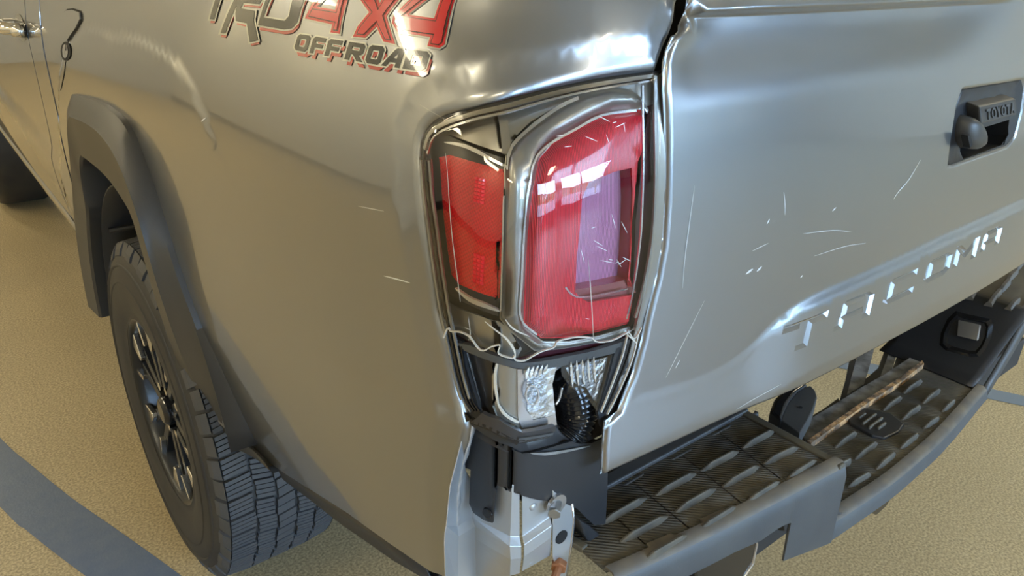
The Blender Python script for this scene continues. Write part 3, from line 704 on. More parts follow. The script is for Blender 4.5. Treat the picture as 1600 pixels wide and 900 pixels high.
# ================================================================ WHEELS
def revolve(prof, n, cx, cy, cz):
    V = []; fs = []; m_ = len(prof)
    for i in range(n):
        t = 2*math.pi*i/n
        for x, r in prof: V.append((cx+x, cy+r*math.cos(t), cz+r*math.sin(t)))
    for i in range(n):
        for k in range(m_-1): a = i*m_+k; b = ((i+1) % n)*m_+k; fs.append((a, a+1, b+1, b))
    return V, fs
def make_wheel(y0, detail=True):
    # rim dish (the part), x measured from the outer tyre wall towards the truck
    prof = [(.012, .218), (.010, .212), (.016, .206), (.030, .203), (.05, .198), (.12, .192), (.20, .190), (.24, .205), (.245, .215)]
    V, fs = revolve(prof, 72, XW, y0, ZW); rim = mesh('rear_wheel' if detail else 'front_wheel', V, fs, 'wheel_dark', ROOT, smooth=True, label='dark wheel with machined bright spoke edges' if detail else None)
    tp = [(.245, .214), (.262, .225), (.275, .26), (.272, .31), (.262, .35), (.245, .374), (.225, .381), (.05, .381), (.026, .373), (.010, .35), (.001, .31), (.000, .27), (.006, .235), (.011, .224), (.010, .214)]
    V, fs = revolve(tp, 96, XW, y0, ZW); ty = mesh('tyre', V, fs, 'rubber', rim, smooth=True)
    if not detail:
        return rim
    # spoke disc: six twin spokes, dark with machined face
    def ring_poly(pts, depth, x, name, ma):
        v, f = prism_vf([Vector((XW+x, y0+p[0], ZW+p[1])) for p in pts], (depth, 0, 0)); return mesh(name, v, f, ma, rim, bevel=.0015, bseg=1)
    def pol(r, t): return (r*math.cos(t), r*math.sin(t))
    for s in range(6):
        t0 = 2*math.pi*s/6+.28
        for sd in (-1, 1):
            c = t0+sd*.20
            ring_poly([pol(.055, t0+sd*.30-.22), pol(.055, t0+sd*.30+.22), pol(.12, c+.10), pol(.198, c+.085), pol(.198, c-.085), pol(.12, c-.09)], .03, .030, 'spoke', 'wheel_dark')
            ring_poly([pol(.15, c-.03), pol(.15, c+.05), pol(.205, c+.10*sd+.07), pol(.209, c+.02), pol(.205, c-.075)], .012, .018, 'spoke_face', 'alloy')
        a = t0+math.pi/6; y_, z_ = pol(.057, a)
        v, f = tube_vf([(XW+.055, y0+y_, ZW+z_), (XW+.028, y0+y_, ZW+z_)], .010, 6); mesh('lug_nut', v, f, 'chrome', rim)
    v, f = tube_vf([(XW+.09, y0, ZW), (XW+.045, y0, ZW)], .085, 32); mesh('hub_plate', v, f, 'wheel_dark', rim)
    v, f = tube_vf([(XW+.05, y0, ZW), (XW+.022, y0, ZW), (XW+.014, y0, ZW)], [.036, .034, .026], 28); mesh('hub_cap', v, f, 'black_gloss', rim, bevel=.002)
    v, f = tube_vf([(XW+.20, y0, ZW), (XW+.12, y0, ZW)], .16, 32); mesh('brake_drum', v, f, 'dirty_steel', rim)
    # tread blocks
    V, fs = [], []; NP = 52; edges = [.030, .075, .116, .157, .198, .243]
    def blk(xa, xb, ta, tb, ra, rb, sk):
        nonlocal V, fs
        n = len(V)
        for r in (.378, 1):
            for (x, t) in ((xa, ta), (xb, ta+sk), (xb, tb+sk), (xa, tb)):
                rr = r if r < 1 else (ra if x == xa else rb)
                V.append((XW+x, y0+rr*math.cos(t), ZW+rr*math.sin(t)))
        fs += [(n+4, n+5, n+6, n+7), (n, n+1, n+5, n+4), (n+1, n+2, n+6, n+5), (n+2, n+3, n+7, n+6), (n+3, n, n+4, n+7)]
    for i in range(NP):
        p = 2*math.pi/NP; t0 = i*p
        for k in range(5):
            xa, xb = edges[k]+.0028, edges[k+1]-.0028; off = (k*.37 % 1)*p; zg = .0022*(1 if i % 2 else -1)
            ra = .3865 if k == 0 else .388; rb = .3865 if k == 4 else .388
            if k == 0: xa -= .006; ra = .3835
            if k == 4: xb += .006; rb = .3835
            ns = 4 if k in (0, 1, 3, 4) else 2; g0 = .10 if k in (0, 4) else .06
            for q in range(ns):
                ta = t0+off+p*(g0+(1-g0)*q/ns); tb = t0+off+p*(g0+(1-g0)*(q+1)/ns-.045)
                z = zg*(1 if q % 2 else .4); blk(xa+(z if k else 0), xb+(z if k < 4 else 0), ta, tb, ra, rb, p*(.16 if k % 2 else -.16))
        # shoulder lugs running down the side wall
        for sx, s in ((.024, -1), (.249, 1)):
            ta, tb = t0+.08*p, t0+.92*p; n = len(V); dx = .007 if i % 2 else .010
            for (x, r) in ((sx, .3835), (sx+s*dx, .368), (sx+s*(dx+.004), .356)):
                for t in (ta, tb): V.append((XW+x, y0+r*math.cos(t), ZW+r*math.sin(t)))
            for (x, r) in ((sx-s*.004, .372), (sx+s*(dx-.005), .360), (sx+s*(dx-.003), .352)):
                for t in (ta, tb): V.append((XW+x, y0+r*math.cos(t), ZW+r*math.sin(t)))
            fs += [(n, n+1, n+3, n+2), (n+2, n+3, n+5, n+4), (n, n+2, n+8, n+6), (n+2, n+4, n+10, n+8), (n+1, n+7, n+9, n+3), (n+3, n+9, n+11, n+5), (n+4, n+5, n+11, n+10), (n, n+6, n+7, n+1)]
    tr = mesh('tread_blocks', V, fs, 'rubber_dust', rim, label='worn dusty tread blocks'); tr['kind'] = 'stuff'
    # raised rings on the side wall
    for r_ in (.30, .335):
        V, fs = revolve([(.004-(r_-.30)*-.08, r_-.004), (-.0015+(r_-.30)*.09, r_), (.006+(r_-.30)*.09, r_+.004)], 72, XW, y0, ZW); mesh('wall_ring', V, fs, 'rubber', rim, smooth=True)
    return rim
make_wheel(YW)
make_wheel(YW+3.236, False)
# front wheel housing shade and axle
box('underbody', (-.72, .72, 1.75, 4.9, .42, .60), 'black_matt')
box('rear_axle', (-.75, .75, YW-.05, YW+.05, .33, .43), 'black_matt', bevel=.02)


# ================================================================ TAILGATE
tg_l = [(1080, 2), (1074, 23), (1067, 42), (1058, 58), (1049, 80), (1044, 98), (1042, 140), (1045, 227), (1044, 309), (1039, 386), (1029, 440), (1014, 500), (1007, 535), (992, 590), (970, 645), (950, 662), (946, 700), (944, 744)]
tl = T.hits(tg_l); 
tl = [(a, b) for a, b in tl]
print('tailgate left', [(round(a, 3), round(b, 3)) for a, b in tl])
tb = [(-.60, tl[-1][1]), (-.3, tl[-1][1]-.001), (0, tl[-1][1]), (.3, tl[-1][1]), (.60, tl[-1][1])]
tout = [(tl[0][0], 1.37)]+tl+tb[0:]+[(-a, b) for a, b in tl[::-1]]+[(-tl[0][0], 1.37)]
hb_px = [(1504, 142), (1598, 126), (1601, 140), (1596, 176), (1587, 212), (1575, 227), (1483, 258), (1487, 225), (1497, 163)]
hb = T.hits([p for p in hb_px])
tline = resample(tout, .02)
def tg_disp(a, b):
    d = pdist(a, b, tline); t = np.clip(1-d/.006, 0, 1)
    r = -.006*(1-np.sqrt(np.maximum(1-t*t, 0)))
    d2 = pdist(a, b, hb); t2 = np.clip(1-d2/.006, 0, 1)
    return r-.004*t2*t2
# recessed letters
LT = {'T': [(0, .74), (.36, .74), (.36, 0), (.64, 0), (.64, .74), (1, .74), (1, 1), (0, 1)],
      'A': [(0, 0), (.24, 0), (.24, .28), (.76, .28), (.76, 0), (1, 0), (1, .8), (.8, 1), (.2, 1), (0, .8)],
      'C': [(.2, 0), (1, 0), (1, .27), (.27, .27), (.27, .73), (1, .73), (1, 1), (.2, 1), (0, .8), (0, .2)],
      'O': [(.2, 0), (.8, 0), (1, .2), (1, .8), (.8, 1), (.2, 1), (0, .8), (0, .2)],
      'M': [(0, 0), (.22, 0), (.22, .6), (.5, .25), (.78, .6), (.78, 0), (1, 0), (1, 1), (.80, 1), (.5, .62), (.20, 1), (0, 1)]}
IN = {'A': [(.26, .50), (.74, .50), (.74, .76), (.26, .76)], 'O': [(.26, .27), (.74, .27), (.74, .73), (.26, .73)]}
lx = [(-.432, -.338), (-.314, -.222), (-.190, -.100), (-.070, .018), (.028, .118), (.134, .214)]
lholes = []; letters = []
for ch, (x0, x1) in zip('TACOMA', lx):
    z0, z1 = .874+(x0+.4)*.034, .914+(x0+.4)*.02
    mp = lambda P: [(x0+(x1-x0)*u+.10*(v-.5)*.1, z0+(z1-z0)*v) for u, v in P]
    letters.append((ch, mp(LT[ch]), mp(IN[ch]) if ch in IN else None)); lholes.append(letters[-1][1])
tg = patch('tailgate', T, tout, 'paint', step=.02, bstep=.010, disp=tg_disp, thick=.0015, holes=[hb]+lholes, rows=(.001, .0025, .0045, .007), lines=[([(-.60, z_), (.60, z_)], .006) for z_ in (1.278, 1.283, 1.2855, 1.288, 1.2905, 1.293, 1.2955, 1.298, 1.302)],
           fine=[(-.70, -.42, 1.18, 1.36, .008), (-.72, .60, 1.19, 1.31, .0085), (-.72, -.20, .80, .965, .0055), (-.199, .72, .80, .96, .0085)], label='silver tailgate with dents, scratches and recessed lettering')
DEP = .004
for ch, P, I in letters:
    loops = [P]+([I] if I else []); V = []; fs = []
    for q in loops:
        n0 = len(V); n = len(q)
        sgn = -1 if q is P else 1
        pin = offset_poly(q, sgn*.0045)
        A = np.array(q+pin); p = T.pos(A[:n, 0], A[:n, 1], 0.0); p2 = T.pos(A[n:, 0], A[n:, 1], -DEP)
        V += [tuple(x) for x in p]+[tuple(x) for x in p2]
        fs += [(n0+i, n0+(i+1) % n, n0+n+(i+1) % n, n0+n+i) for i in range(n)]
    o = mesh('recessed_letter', V, fs, 'paint', tg, label='bright walled recessed letter %s pressed into the lower tailgate' % ch)
    patch('letter_floor', T, offset_poly(P, -.0044), 'paint', tg, step=.02, disp=-DEP, holes=[offset_poly(I, .0044)] if I else [])
    if I: patch('letter_island', T, I, 'paint', tg, step=.02, disp=0.0)
# scratches and scuffs
for px, w in [([(1438, 250), (1420, 280), (1403, 300), (1396, 311)], .0016), ([(1224, 300), (1226, 318), (1226, 336)], .0010), ([(1085, 290), (1078, 340), (1070, 400), (1066, 450)], .0008),
              ([(1150, 640), (1180, 622), (1220, 600)], .0007), ([(1040, 590), (1055, 560), (1075, 520), (1100, 470)], .0006), ([(1165, 428), (1176, 420)], .003), ([(1182, 424), (1190, 416)], .003), ([(1255, 365), (1300, 360), (1330, 362)], .0007),
              ([(1198, 350), (1202, 342)], .002), ([(1250, 434), (1254, 430)], .002), ([(1300, 330), (1306, 324)], .002), ([(1055, 575), (1062, 562)], .001), ([(1272, 400), (1320, 385), (1352, 380)], .0006), ([(1175, 392), (1200, 380)], .0008)]:
    ribbon('scratch', T, px, w, 'scratch', tg, off=.0003, t=.0002)
for px, w in [([(600, 431), (620, 436), (641, 442)], .0015), ([(560, 322), (600, 330)], .0007), ([(315, 190), (322, 184)], .002)]:
    ribbon('scratch', S, px, w, 'scratch', bed, off=.0004, t=.0002)
# black sheet standing for the shade between tailgate and bed side, and inner bed box
gl = S.hits([(1067, 2), (1062, 36), (1046, 76), (1036, 104)])
V = []
for px, py in [(1072, -12), (1072, 2), (1070, 25), (1062, 45), (1052, 70), (1044, 95), (1040, 130)]:
    p = onp(px, py, 1, .085); V += [tuple(p+Vector((-.02, 0, 0))), tuple(p+Vector((.03, 0, 0)))]
mesh('seam_filler', V, [(i, i+1, i+3, i+2) for i in range(0, 12, 2)], 'gap', bed, solid=.003)
mesh('bed_box', *box_vf(-.70, .70, .14, 1.65, .88, 1.24), 'black_matt', ROOT)
# ---- handle assembly
hub = patch('handle_bezel', T, offset_poly(hb, .0006), 'black', tg, step=.03, bstep=.012, disp=lambda a, b: -.002-.006*np.clip(pdist(a, b, hb)/.012, 0, 1), thick=.002,
            holes=[T.hits([(1534, 200), (1577, 187), (1574, 210), (1564, 225), (1522, 240), (1499, 248), (1501, 225), (1507, 200), (1520, 196)], -.008)], label='black plastic tailgate handle bezel')
cav = T.hits([(1530, 202), (1577, 185), (1574, 212), (1564, 227), (1522, 241), (1497, 250), (1501, 225), (1507, 196)], -.008)
cv = [tuple(T.pos(np.array([a]), np.array([b]), -.008)[0]) for a, b in cav]; cb = [tuple(Vector(p)+Vector((0, .05, -.004))) for p in cv]; n = len(cv)
mesh('handle_cavity', cv+cb, [(i, (i+1) % n, n+(i+1) % n, n+i) for i in range(n)]+[tuple(range(n, 2*n))], 'black_matt', tg)
def quadpts(px, off): 
    return [Vector(T.pos(*[np.array([v]) for v in T.hit(x, y, off)], off)[0]) for x, y in px]
fr = quadpts([(1531, 167), (1533, 195), (1589, 180), (1588, 154)], .012)
bk = [p+Vector((0, .03, .006)) for p in fr]
V = fr+bk
o = mesh('handle_grip', V, [(0, 1, 2, 3), (4, 7, 6, 5), (0, 3, 7, 4), (1, 5, 6, 2), (0, 4, 5, 1), (3, 2, 6, 7)], 'flare', tg, bevel=.003, label='raised grey handle grip with moulded letters')
ex = (fr[2]-fr[1]); ez = (fr[0]-fr[1]); nrm = ex.cross(ez).normalized(); nrm = -nrm if nrm.y > 0 else nrm
HL = {'T': [(0, .78), (.38, .78), (.38, 0), (.62, 0), (.62, .78), (1, .78), (1, 1), (0, 1)],
      'Y': [(.38, 0), (.62, 0), (.62, .42), (1, 1), (.74, 1), (.5, .62), (.26, 1), (0, 1), (.38, .42)],
      'A': [(0, 0), (.24, 0), (.33, .26), (.67, .26), (.76, 0), (1, 0), (.62, 1), (.38, 1)], 'O': None}
x = .13
for ch in 'TOYOTA':
    w = .115; a0_ = fr[1]+ex*x+ez*.20; 
    mp = lambda u, v: a0_+ex*(w*u)+ez*(.60*v)
    if ch == 'O':
        N_ = 18; ro = [mp(.5+.5*math.cos(2*math.pi*k/N_), .5+.5*math.sin(2*math.pi*k/N_)) for k in range(N_)]; ri = [mp(.5+.27*math.cos(2*math.pi*k/N_), .5+.33*math.sin(2*math.pi*k/N_)) for k in range(N_)]
        V = ro+ri+[p+nrm*.0022 for p in ro]+[p+nrm*.0022 for p in ri]
        fs = []
        for k in range(N_):
            j = (k+1) % N_; fs += [(2*N_+k, 2*N_+j, 3*N_+j, 3*N_+k), (k, j, 2*N_+j, 2*N_+k), (N_+j, N_+k, 3*N_+k, 3*N_+j)]
    else:
        V, fs = prism_vf([mp(u, v) for u, v in HL[ch]], nrm*.0022)
    mesh('moulded_letter', V, fs, 'bumper', tg); x += w+.018
kp = quadpts([(1513, 178), (1524, 184), (1532, 196), (1539, 217), (1536, 230), (1522, 236), (1511, 233), (1505, 224), (1504, 208), (1508, 190)], .004)
c_ = sum(kp, Vector())/len(kp)
V = kp+[c_+(p-c_)*.82+Vector((0, -.010, 0)) for p in kp]+[c_+(p-c_)*.35+Vector((0, -.014, .004)) for p in kp]+[p+Vector((0, .03, 0)) for p in kp]; n = len(kp)
mesh('lock_knob', V, [(i, (i+1) % n, n+(i+1) % n, n+i) for i in range(n)]+[(n+i, n+(i+1) % n, 2*n+(i+1) % n, 2*n+i) for i in range(n)]+[tuple(range(2*n, 3*n))]+[(3*n+i, 3*n+(i+1) % n, (i+1) % n, i) for i in range(n)], 'flare', tg, smooth=True, subs=1)
lk = quadpts([(1512, 212), (1516, 211), (1520, 226), (1516, 231)], .017); v, f = prism_vf(lk, (0, .01, 0)); mesh('key_slot', v, f, 'gap', tg)

# ================================================================ TAIL LAMP
def lp(name, px, ma, off, holes=(), thick=.002, step=.012, label=None, parent=None, disp=None, rows=(), bevel=0):
    o = patch(name, S, S.hits(px, off), ma, parent if parent is not None else lamp, holes=[S.hits(h, off) for h in holes], step=step, bstep=min(step, .008), disp=disp if disp is not None else off, thick=thick, label=label, rows=rows)
    return o
hole_px = lamp_px+[(694, 570), (703, 615), (718, 652), (730, 664), (812, 704), (868, 690), (905, 690), (944, 672), (960, 640), (985, 585), (1003, 530), (1009, 502), (1024, 440), (1034, 386), (1040, 309), (1040, 227), (1038, 118)]
lamp = patch('tail_lamp', S, S.hits(hole_px, -.030), 'bezel', ROOT, step=.02, bstep=.012, disp=lambda a, b: -.075+.05*(1-ss(0, .02, pdist(a, b, S.hits(hole_px, -.030)))), thick=.002, label='smashed tail lamp with red lamp above and a broken open lower corner')
# dark edge gasket all round
lens_px = [(1032, 113), (985, 118), (939, 124), (893, 132), (848, 140), (800, 151), (757, 162), (717, 174), (691, 184), (672, 194), (660, 206), (654, 224), (652, 250), (654, 290), (658, 325), (663, 365), (669, 409), (675, 450), (681, 490), (688, 513), (692, 528),
           (697, 516), (700, 513), (704, 518), (718, 519), (731, 525), (738, 533), (747, 545), (756, 548), (768, 542), (781, 540), (779, 553), (800, 560), (803, 557), (806, 563), (819, 564), (834, 556), (848, 549), (866, 543), (872, 534), (890, 529), (905, 527), (924, 528), (930, 533), (940, 535), (958, 532), (976, 523), (983, 520), (990, 529), (997, 524), (1003, 512), (1008, 490), (1016, 450), (1024, 405), (1030, 350), (1034, 290), (1035, 227), (1035, 160)]
# soft seal
ring = lp('lamp_seal', lamp_px+[(700, 600), (716, 648), (728, 660), (735, 655), (722, 640), (708, 600), (696, 540), (694, 520), (687, 480), (678, 425), (671, 365), (665, 325), (662, 290), (660, 250), (662, 226), (667, 212), (680, 201), (697, 191), (722, 180), (760, 169), (802, 158), (850, 147), (895, 139), (940, 131), (985, 126), (1024, 121), (1036, 112)], 'black_gloss', -.010, thick=.004, step=.02)
lp('lamp_seal', [(1036, 112), (1024, 121), (1027, 160), (1027, 227), (1026, 290), (1022, 350), (1015, 405), (1007, 450), (999, 490), (992, 520), (980, 560), (962, 610), (946, 650), (952, 652), (970, 612), (990, 565), (1001, 532), (1010, 500), (1023, 445), (1033, 386), (1038, 309), (1039, 227), (1037, 160)], 'smoke', -.012, thick=.004, step=.02)
for off, dx in ((-.008, 0), (-.009, 6), (-.010, 11)):
    pl_ = [(646+dx, 250), (650+dx, 300), (659+dx, 365), (668+dx, 430), (678+dx, 490), (690+dx, 545), (700+dx, 590), (712+dx, 630)]
    ribbon('seal_rib', S, pl_, .003, 'steel' if dx != 6 else 'black_gloss', lamp, off=off, t=.002, taper=False)
pl_ = [(652, 232), (660, 208), (680, 192), (715, 178), (757, 166), (848, 145), (939, 128), (1030, 116)]
ribbon('seal_rib', S, pl_, .0035, 'smoke', lamp, off=-.008, t=.002, taper=False)
ribbon('seal_rib', S, [(x+2, y+7) for x, y in pl_], .0018, 'silver_trim', lamp, off=-.010, t=.002, taper=False)
ribbon('seal_rib', S, [(1031, 116), (1032, 200), (1032, 300), (1026, 386), (1012, 455), (1000, 500)], .0035, 'smoke', lamp, off=-.006, t=.002, taper=False)
ribbon('seal_rib', S, [(1018, 130), (1019, 200), (1019, 300), (1014, 386), (1004, 455), (992, 505)], .0022, 'silver_trim', lamp, off=-.012, t=.002, taper=False)
# silver vertical strip at the left
lp('side_trim', [(664, 222), (669, 222), (676, 300), (683, 380), (693, 470), (701, 500), (691, 497), (683, 440), (672, 330)], 'silver_trim', -.016)
# dark bezel with the side reflector
lp('side_bezel', [(670, 215), (700, 212), (745, 232), (789, 246), (789, 270), (779, 494), (745, 482), (706, 462), (692, 440), (683, 380), (674, 300)], 'bezel', -.024, holes=[[(690, 249), (702, 245), (787, 266), (777, 462), (719, 440), (708, 427), (697, 345)]])
lp('side_reflector', [(686, 246), (702, 242), (791, 265), (780, 466), (717, 444), (705, 428), (694, 345)], 'red_side', -.0235, label='red prismatic side reflector', rows=(.002, .005))
for px in ([(742, 275), (758, 279), (755, 322), (739, 316)], [(740, 395), (757, 401), (754, 448), (738, 441)]):
    n_ = 0
    for i in range(3):
        for j in range(7):
            q = [(px[0][0]+(px[1][0]-px[0][0])*(i+a)/3+(px[3][0]-px[0][0])*(j+b)/7, px[0][1]+(px[1][1]-px[0][1])*(i+a)/3+(px[3][1]-px[0][1])*(j+b)/7) for a, b in ((.1, .1), (.9, .1), (.9, .9), (.1, .9))]
            uv = S.hits(q, -.022); A = np.array(uv); p = S.pos(A[:, 0], A[:, 1], -.0215); c_ = p.mean(0)+np.array([-.002, -.001, 0])
            pb = S.pos(A[:, 0], A[:, 1], -.030)
            mesh('prism', [tuple(x) for x in p]+[tuple(c_)]+[tuple(x) for x in pb], [(0, 1, 4), (1, 2, 4), (2, 3, 4), (3, 0, 4), (0, 5, 6, 1), (1, 6, 7, 2), (2, 7, 8, 3), (3, 8, 5, 0)], 'red_bright', lamp)
# upper smoky panel above the reflector
lp('upper_bezel', [(668, 212), (690, 196), (757, 176), (848, 152), (939, 134), (1024, 125), (1025, 160), (1012, 166), (985, 138), (930, 140), (880, 160), (830, 190), (803, 215), (792, 240), (745, 226), (702, 210)], 'smoke', -.021)
ribbon('bezel_edge', S, [(672, 218), (705, 222), (750, 240), (798, 258)], .004, 'silver_trim', lamp, off=-.018, t=.003)
ribbon('bezel_edge', S, [(692, 458), (715, 476), (745, 488), (776, 498)], .005, 'clear_edge', lamp, off=-.016, t=.003)
lp('lower_bezel', [(694, 470), (715, 482), (745, 492), (779, 502), (795, 512), (815, 545), (806, 566), (780, 556), (750, 545), (700, 518), (690, 495)], 'smoke', -.026)
ribbon('bezel_corner', S, [(780, 166), (784, 190), (787, 232)], .014, 'smoke', lamp, off=-.017, t=.002, taper=False)
# chrome horseshoe frame
horse = [(789, 262), (791, 240), (803, 218), (835, 190), (878, 160), (915, 142), (950, 134), (985, 139), (1003, 152), (1014, 172), (1011, 178), (1007, 170), (953, 176), (912, 196), (866, 221), (843, 248), (834, 295), (825, 363), (820, 454), (818, 508), (848, 533), (890, 533), (937, 524), (984, 510), (990, 520), (940, 534), (880, 545), (835, 548), (812, 530), (780, 498), (784, 400)]
def horse_d(a, b): return -.020+.007*ss(0, .010, pdist(a, b, _hz))
_hz = S.hits(horse, -.020)
lp('lamp_frame', horse, 'smoke', -.020, disp=horse_d, rows=(.002, .005, .009), label='smoky metallic horseshoe frame around the red lamp')
ribbon('frame_edge', S, [(791, 262), (794, 238), (806, 216), (838, 189), (880, 161), (912, 147)], .003, 'silver_trim', lamp, off=-.010, t=.003, taper=False)
ribbon('frame_edge', S, [(783, 310), (781, 400), (778, 497)], .0015, 'silver_trim', lamp, off=-.015, t=.003, taper=False)
red_px = [(1010, 170), (953, 177), (912, 197), (866, 222), (843, 249), (834, 295), (825, 363), (820, 454), (819, 506), (848, 531), (890, 530), (937, 521), (984, 508), (993, 457), (988, 430), (991, 345), (1000, 255), (1008, 235)]
lil_px = [(905, 310), (915, 285), (955, 268), (982, 262), (984, 310), (981, 380), (977, 436), (940, 444), (895, 452), (897, 400)]
shelf_px = [(893, 452), (977, 434), (994, 457), (930, 468), (915, 470), (902, 462)]
ribbon('frame_edge', S, [(p[0], p[1]) for p in [(1008, 170), (953, 176), (912, 196), (866, 221), (843, 248), (834, 295), (825, 363), (820, 454), (819, 506), (848, 531)]], .0022, 'silver_trim', lamp, off=-.012, t=.002, taper=False)
_rz = S.hits(red_px, -.016)
lp('red_lamp', red_px, 'red_lines', -.016, holes=[lil_px, shelf_px], disp=lambda a, b: -.020+.008*ss(0, .008, pdist(a, b, _rz)), rows=(.002, .004, .007), thick=.004, label='large red fluted rear lamp')
lp('lamp_recess', lil_px, 'lilac', -.026, label='pale violet fluted panel inset in the red lamp', disp=-.026)
_b1 = S.hits(lil_px, -.014); V = []
for a, b in _b1:
    p = S.pos(np.array([a, a]), np.array([b, b]), np.array([-.012])[0]); q = S.pos(np.array([a]), np.array([b]), -.027); V += [tuple(p[0]), tuple(q[0])]
n = len(_b1); mesh('recess_wall', V, [(2*i, 2*i+1, 2*((i+1) % n)+1, 2*((i+1) % n)) for i in range(n)], 'red_lines', lamp)
lp('recess_shelf', shelf_px, 'brown_shelf', -.018)
ribbon('shelf_edge', S, [(895, 455), (903, 465), (918, 471), (955, 466), (993, 457)], .0016, 'silver_trim', lamp, off=-.011, t=.001, taper=False)
lp('plum_strip', [(1013, 166), (1020, 130), (1021, 227), (1020, 300), (1014, 386), (1004, 455), (994, 500), (984, 512), (994, 457), (990, 430), (993, 345), (1002, 255)], 'plum', -.022)
_lz = S.hits(lens_px, 0)
lp('clear_lens', lens_px, 'lens', -.001, disp=lambda a, b: -.004+.005*ss(0, .012, pdist(a, b, _lz))+.004*ss(.012, .09, pdist(a, b, _lz)), rows=(.002, .004, .008, .012), thick=0, label='cracked clear outer lens')
# broken lower edge of the lens, cracks
brk = lens_px[20:51]
ribbon('broken_edge', S, brk, .0012, 'clear_edge', lamp, off=0.0, t=.002, taper=False)
for px, w in [([(760, 500), (790, 525), (803, 545), (804, 558)], .0022), ([(700, 240), (707, 330), (718, 430), (723, 470)], .0006), ([(735, 495), (738, 520), (735, 530)], .0006), ([(915, 400), (920, 460), (924, 528)], .0008), ([(660, 165), (720, 200)], .0002),
              ([(790, 497), (803, 512), (826, 523)], .0016), ([(975, 520), (985, 528), (992, 536)], .0018)]:
    try: ribbon('lens_crack', S, px, w, 'clear_edge', lamp, off=.0035, t=.0003)
    except ValueError: pass
for i in range(24):
    cx_, cy_ = random.choice([(880, 490), (955, 200), (960, 400), (930, 360), (720, 510), (960, 500), (900, 230)]); cx_ += random.gauss(0, 22); cy_ += random.gauss(0, 12)
    an = random.choice([-.4, -.3, .2, 1.2])+random.gauss(0, .2); L_ = random.uniform(6, 26)
    p = [(cx_-L_/2*math.cos(an), cy_-L_/2*math.sin(an)), (cx_+L_/2*math.cos(an), cy_+L_/2*math.sin(an))]
    if all(690 < x < 1010 and 160 < y < 525 for x, y in p): ribbon('lens_scratch', S, p, .0006, 'scratch', lamp, off=.0055, t=.0001)
# ---- broken lower corner
lp('lower_post', [(690, 530), (700, 522), (722, 534), (727, 570), (750, 645), (782, 660), (812, 682), (812, 700), (735, 664), (720, 655), (704, 617), (694, 573)], 'black', -.014, thick=.004)
for k in range(4):
    ribbon('post_rib', S, [(693+k*5, 545+k), (700+k*5, 590), (712+k*5, 632), (724+k*5, 650)], .0015, 'steel' if k == 0 else 'black_gloss', lamp, off=-.011, t=.002, taper=False)
lp('inner_panel', [(727, 539), (775, 562), (768, 585), (769, 622), (780, 655), (752, 643), (736, 600)], 'bezel', -.028, thick=.003)
lp('panel_edge', [(722, 537), (731, 539), (729, 552), (742, 600), (752, 640), (756, 647), (746, 645), (733, 600)], 'silver_trim', -.022)
lp('cross_bar', [(735, 540), (780, 557), (817, 567), (876, 559), (925, 549), (961, 538), (985, 530), (986, 545), (960, 552), (924, 561), (876, 573), (820, 577), (797, 573), (760, 562), (726, 548), (712, 535)], 'bumper', -.012, thick=.006)
lp('bar_shadow', [(700, 518), (745, 540), (800, 562), (862, 542), (905, 527), (945, 532), (985, 522), (990, 532), (961, 541), (876, 562), (817, 570), (760, 552)], 'plum', -.024, thick=.002)  # dark red-brown bezel continuing behind the cross bar
blk = [(777, 566), (808, 577), (808, 648), (816, 672), (800, 664), (779, 652), (768, 622), (768, 588)]
lp('bulb_bucket', blk, 'smoke', -.018, thick=.003, rows=(.003,))
lp('bucket_face', [(808, 577), (880, 571), (868, 580), (828, 581), (823, 600), (823, 640), (833, 656), (868, 648), (870, 664), (838, 671), (817, 673), (808, 648)], 'silver_trim', -.016, thick=.003)
ribbon('bucket_edge', S, [(776, 567), (768, 588), (768, 622), (779, 652), (817, 672)], .0025, 'clear_edge', lamp, off=-.014, t=.002, taper=False)
cr = [(826, 582), (868, 575), (866, 590), (863, 600), (868, 648), (832, 655), (824, 640), (823, 605)]
lp('reversing_lens', cr, 'crystal', -.010, thick=0, label='clear ribbed reversing lamp lens')
lp('reversing_reflector', cr, 'mirror', -.0155, thick=.002)
for k in range(5):
    x = 827+k*7.5; ribbon('lens_flute', S, [(x, 600-k*2), (x+2, 590-k), (x+6, 580-k)], .0035, 'mirror', lamp, off=-.009, t=.004)
rr_ = []
for k in range(21):
    t = 2*math.pi*k/20; rr_.append((838+11*math.cos(t), 625+15*math.sin(t)))
ribbon('lens_ring', S, rr_, .0015, 'silver_trim', lamp, off=-.009, t=.002, taper=False)
lp('clear_shard', [(876, 573), (905, 567), (957, 554), (948, 590), (933, 643), (915, 618), (893, 606), (878, 587)], 'crystal', -.012, thick=0, label='jagged clear lens shard')
lp('shard_reflector', [(884, 575), (905, 570), (950, 558), (942, 590), (932, 630), (916, 606), (896, 598)], 'mirror', -.018, thick=.002)
for k in range(5):
    x = 902+k*9; ribbon('lens_flute', S, [(x, 572-k*2), (x+1, 590-k*2), (x+3, 612-k*2)], .003, 'mirror', lamp, off=-.010, t=.003)
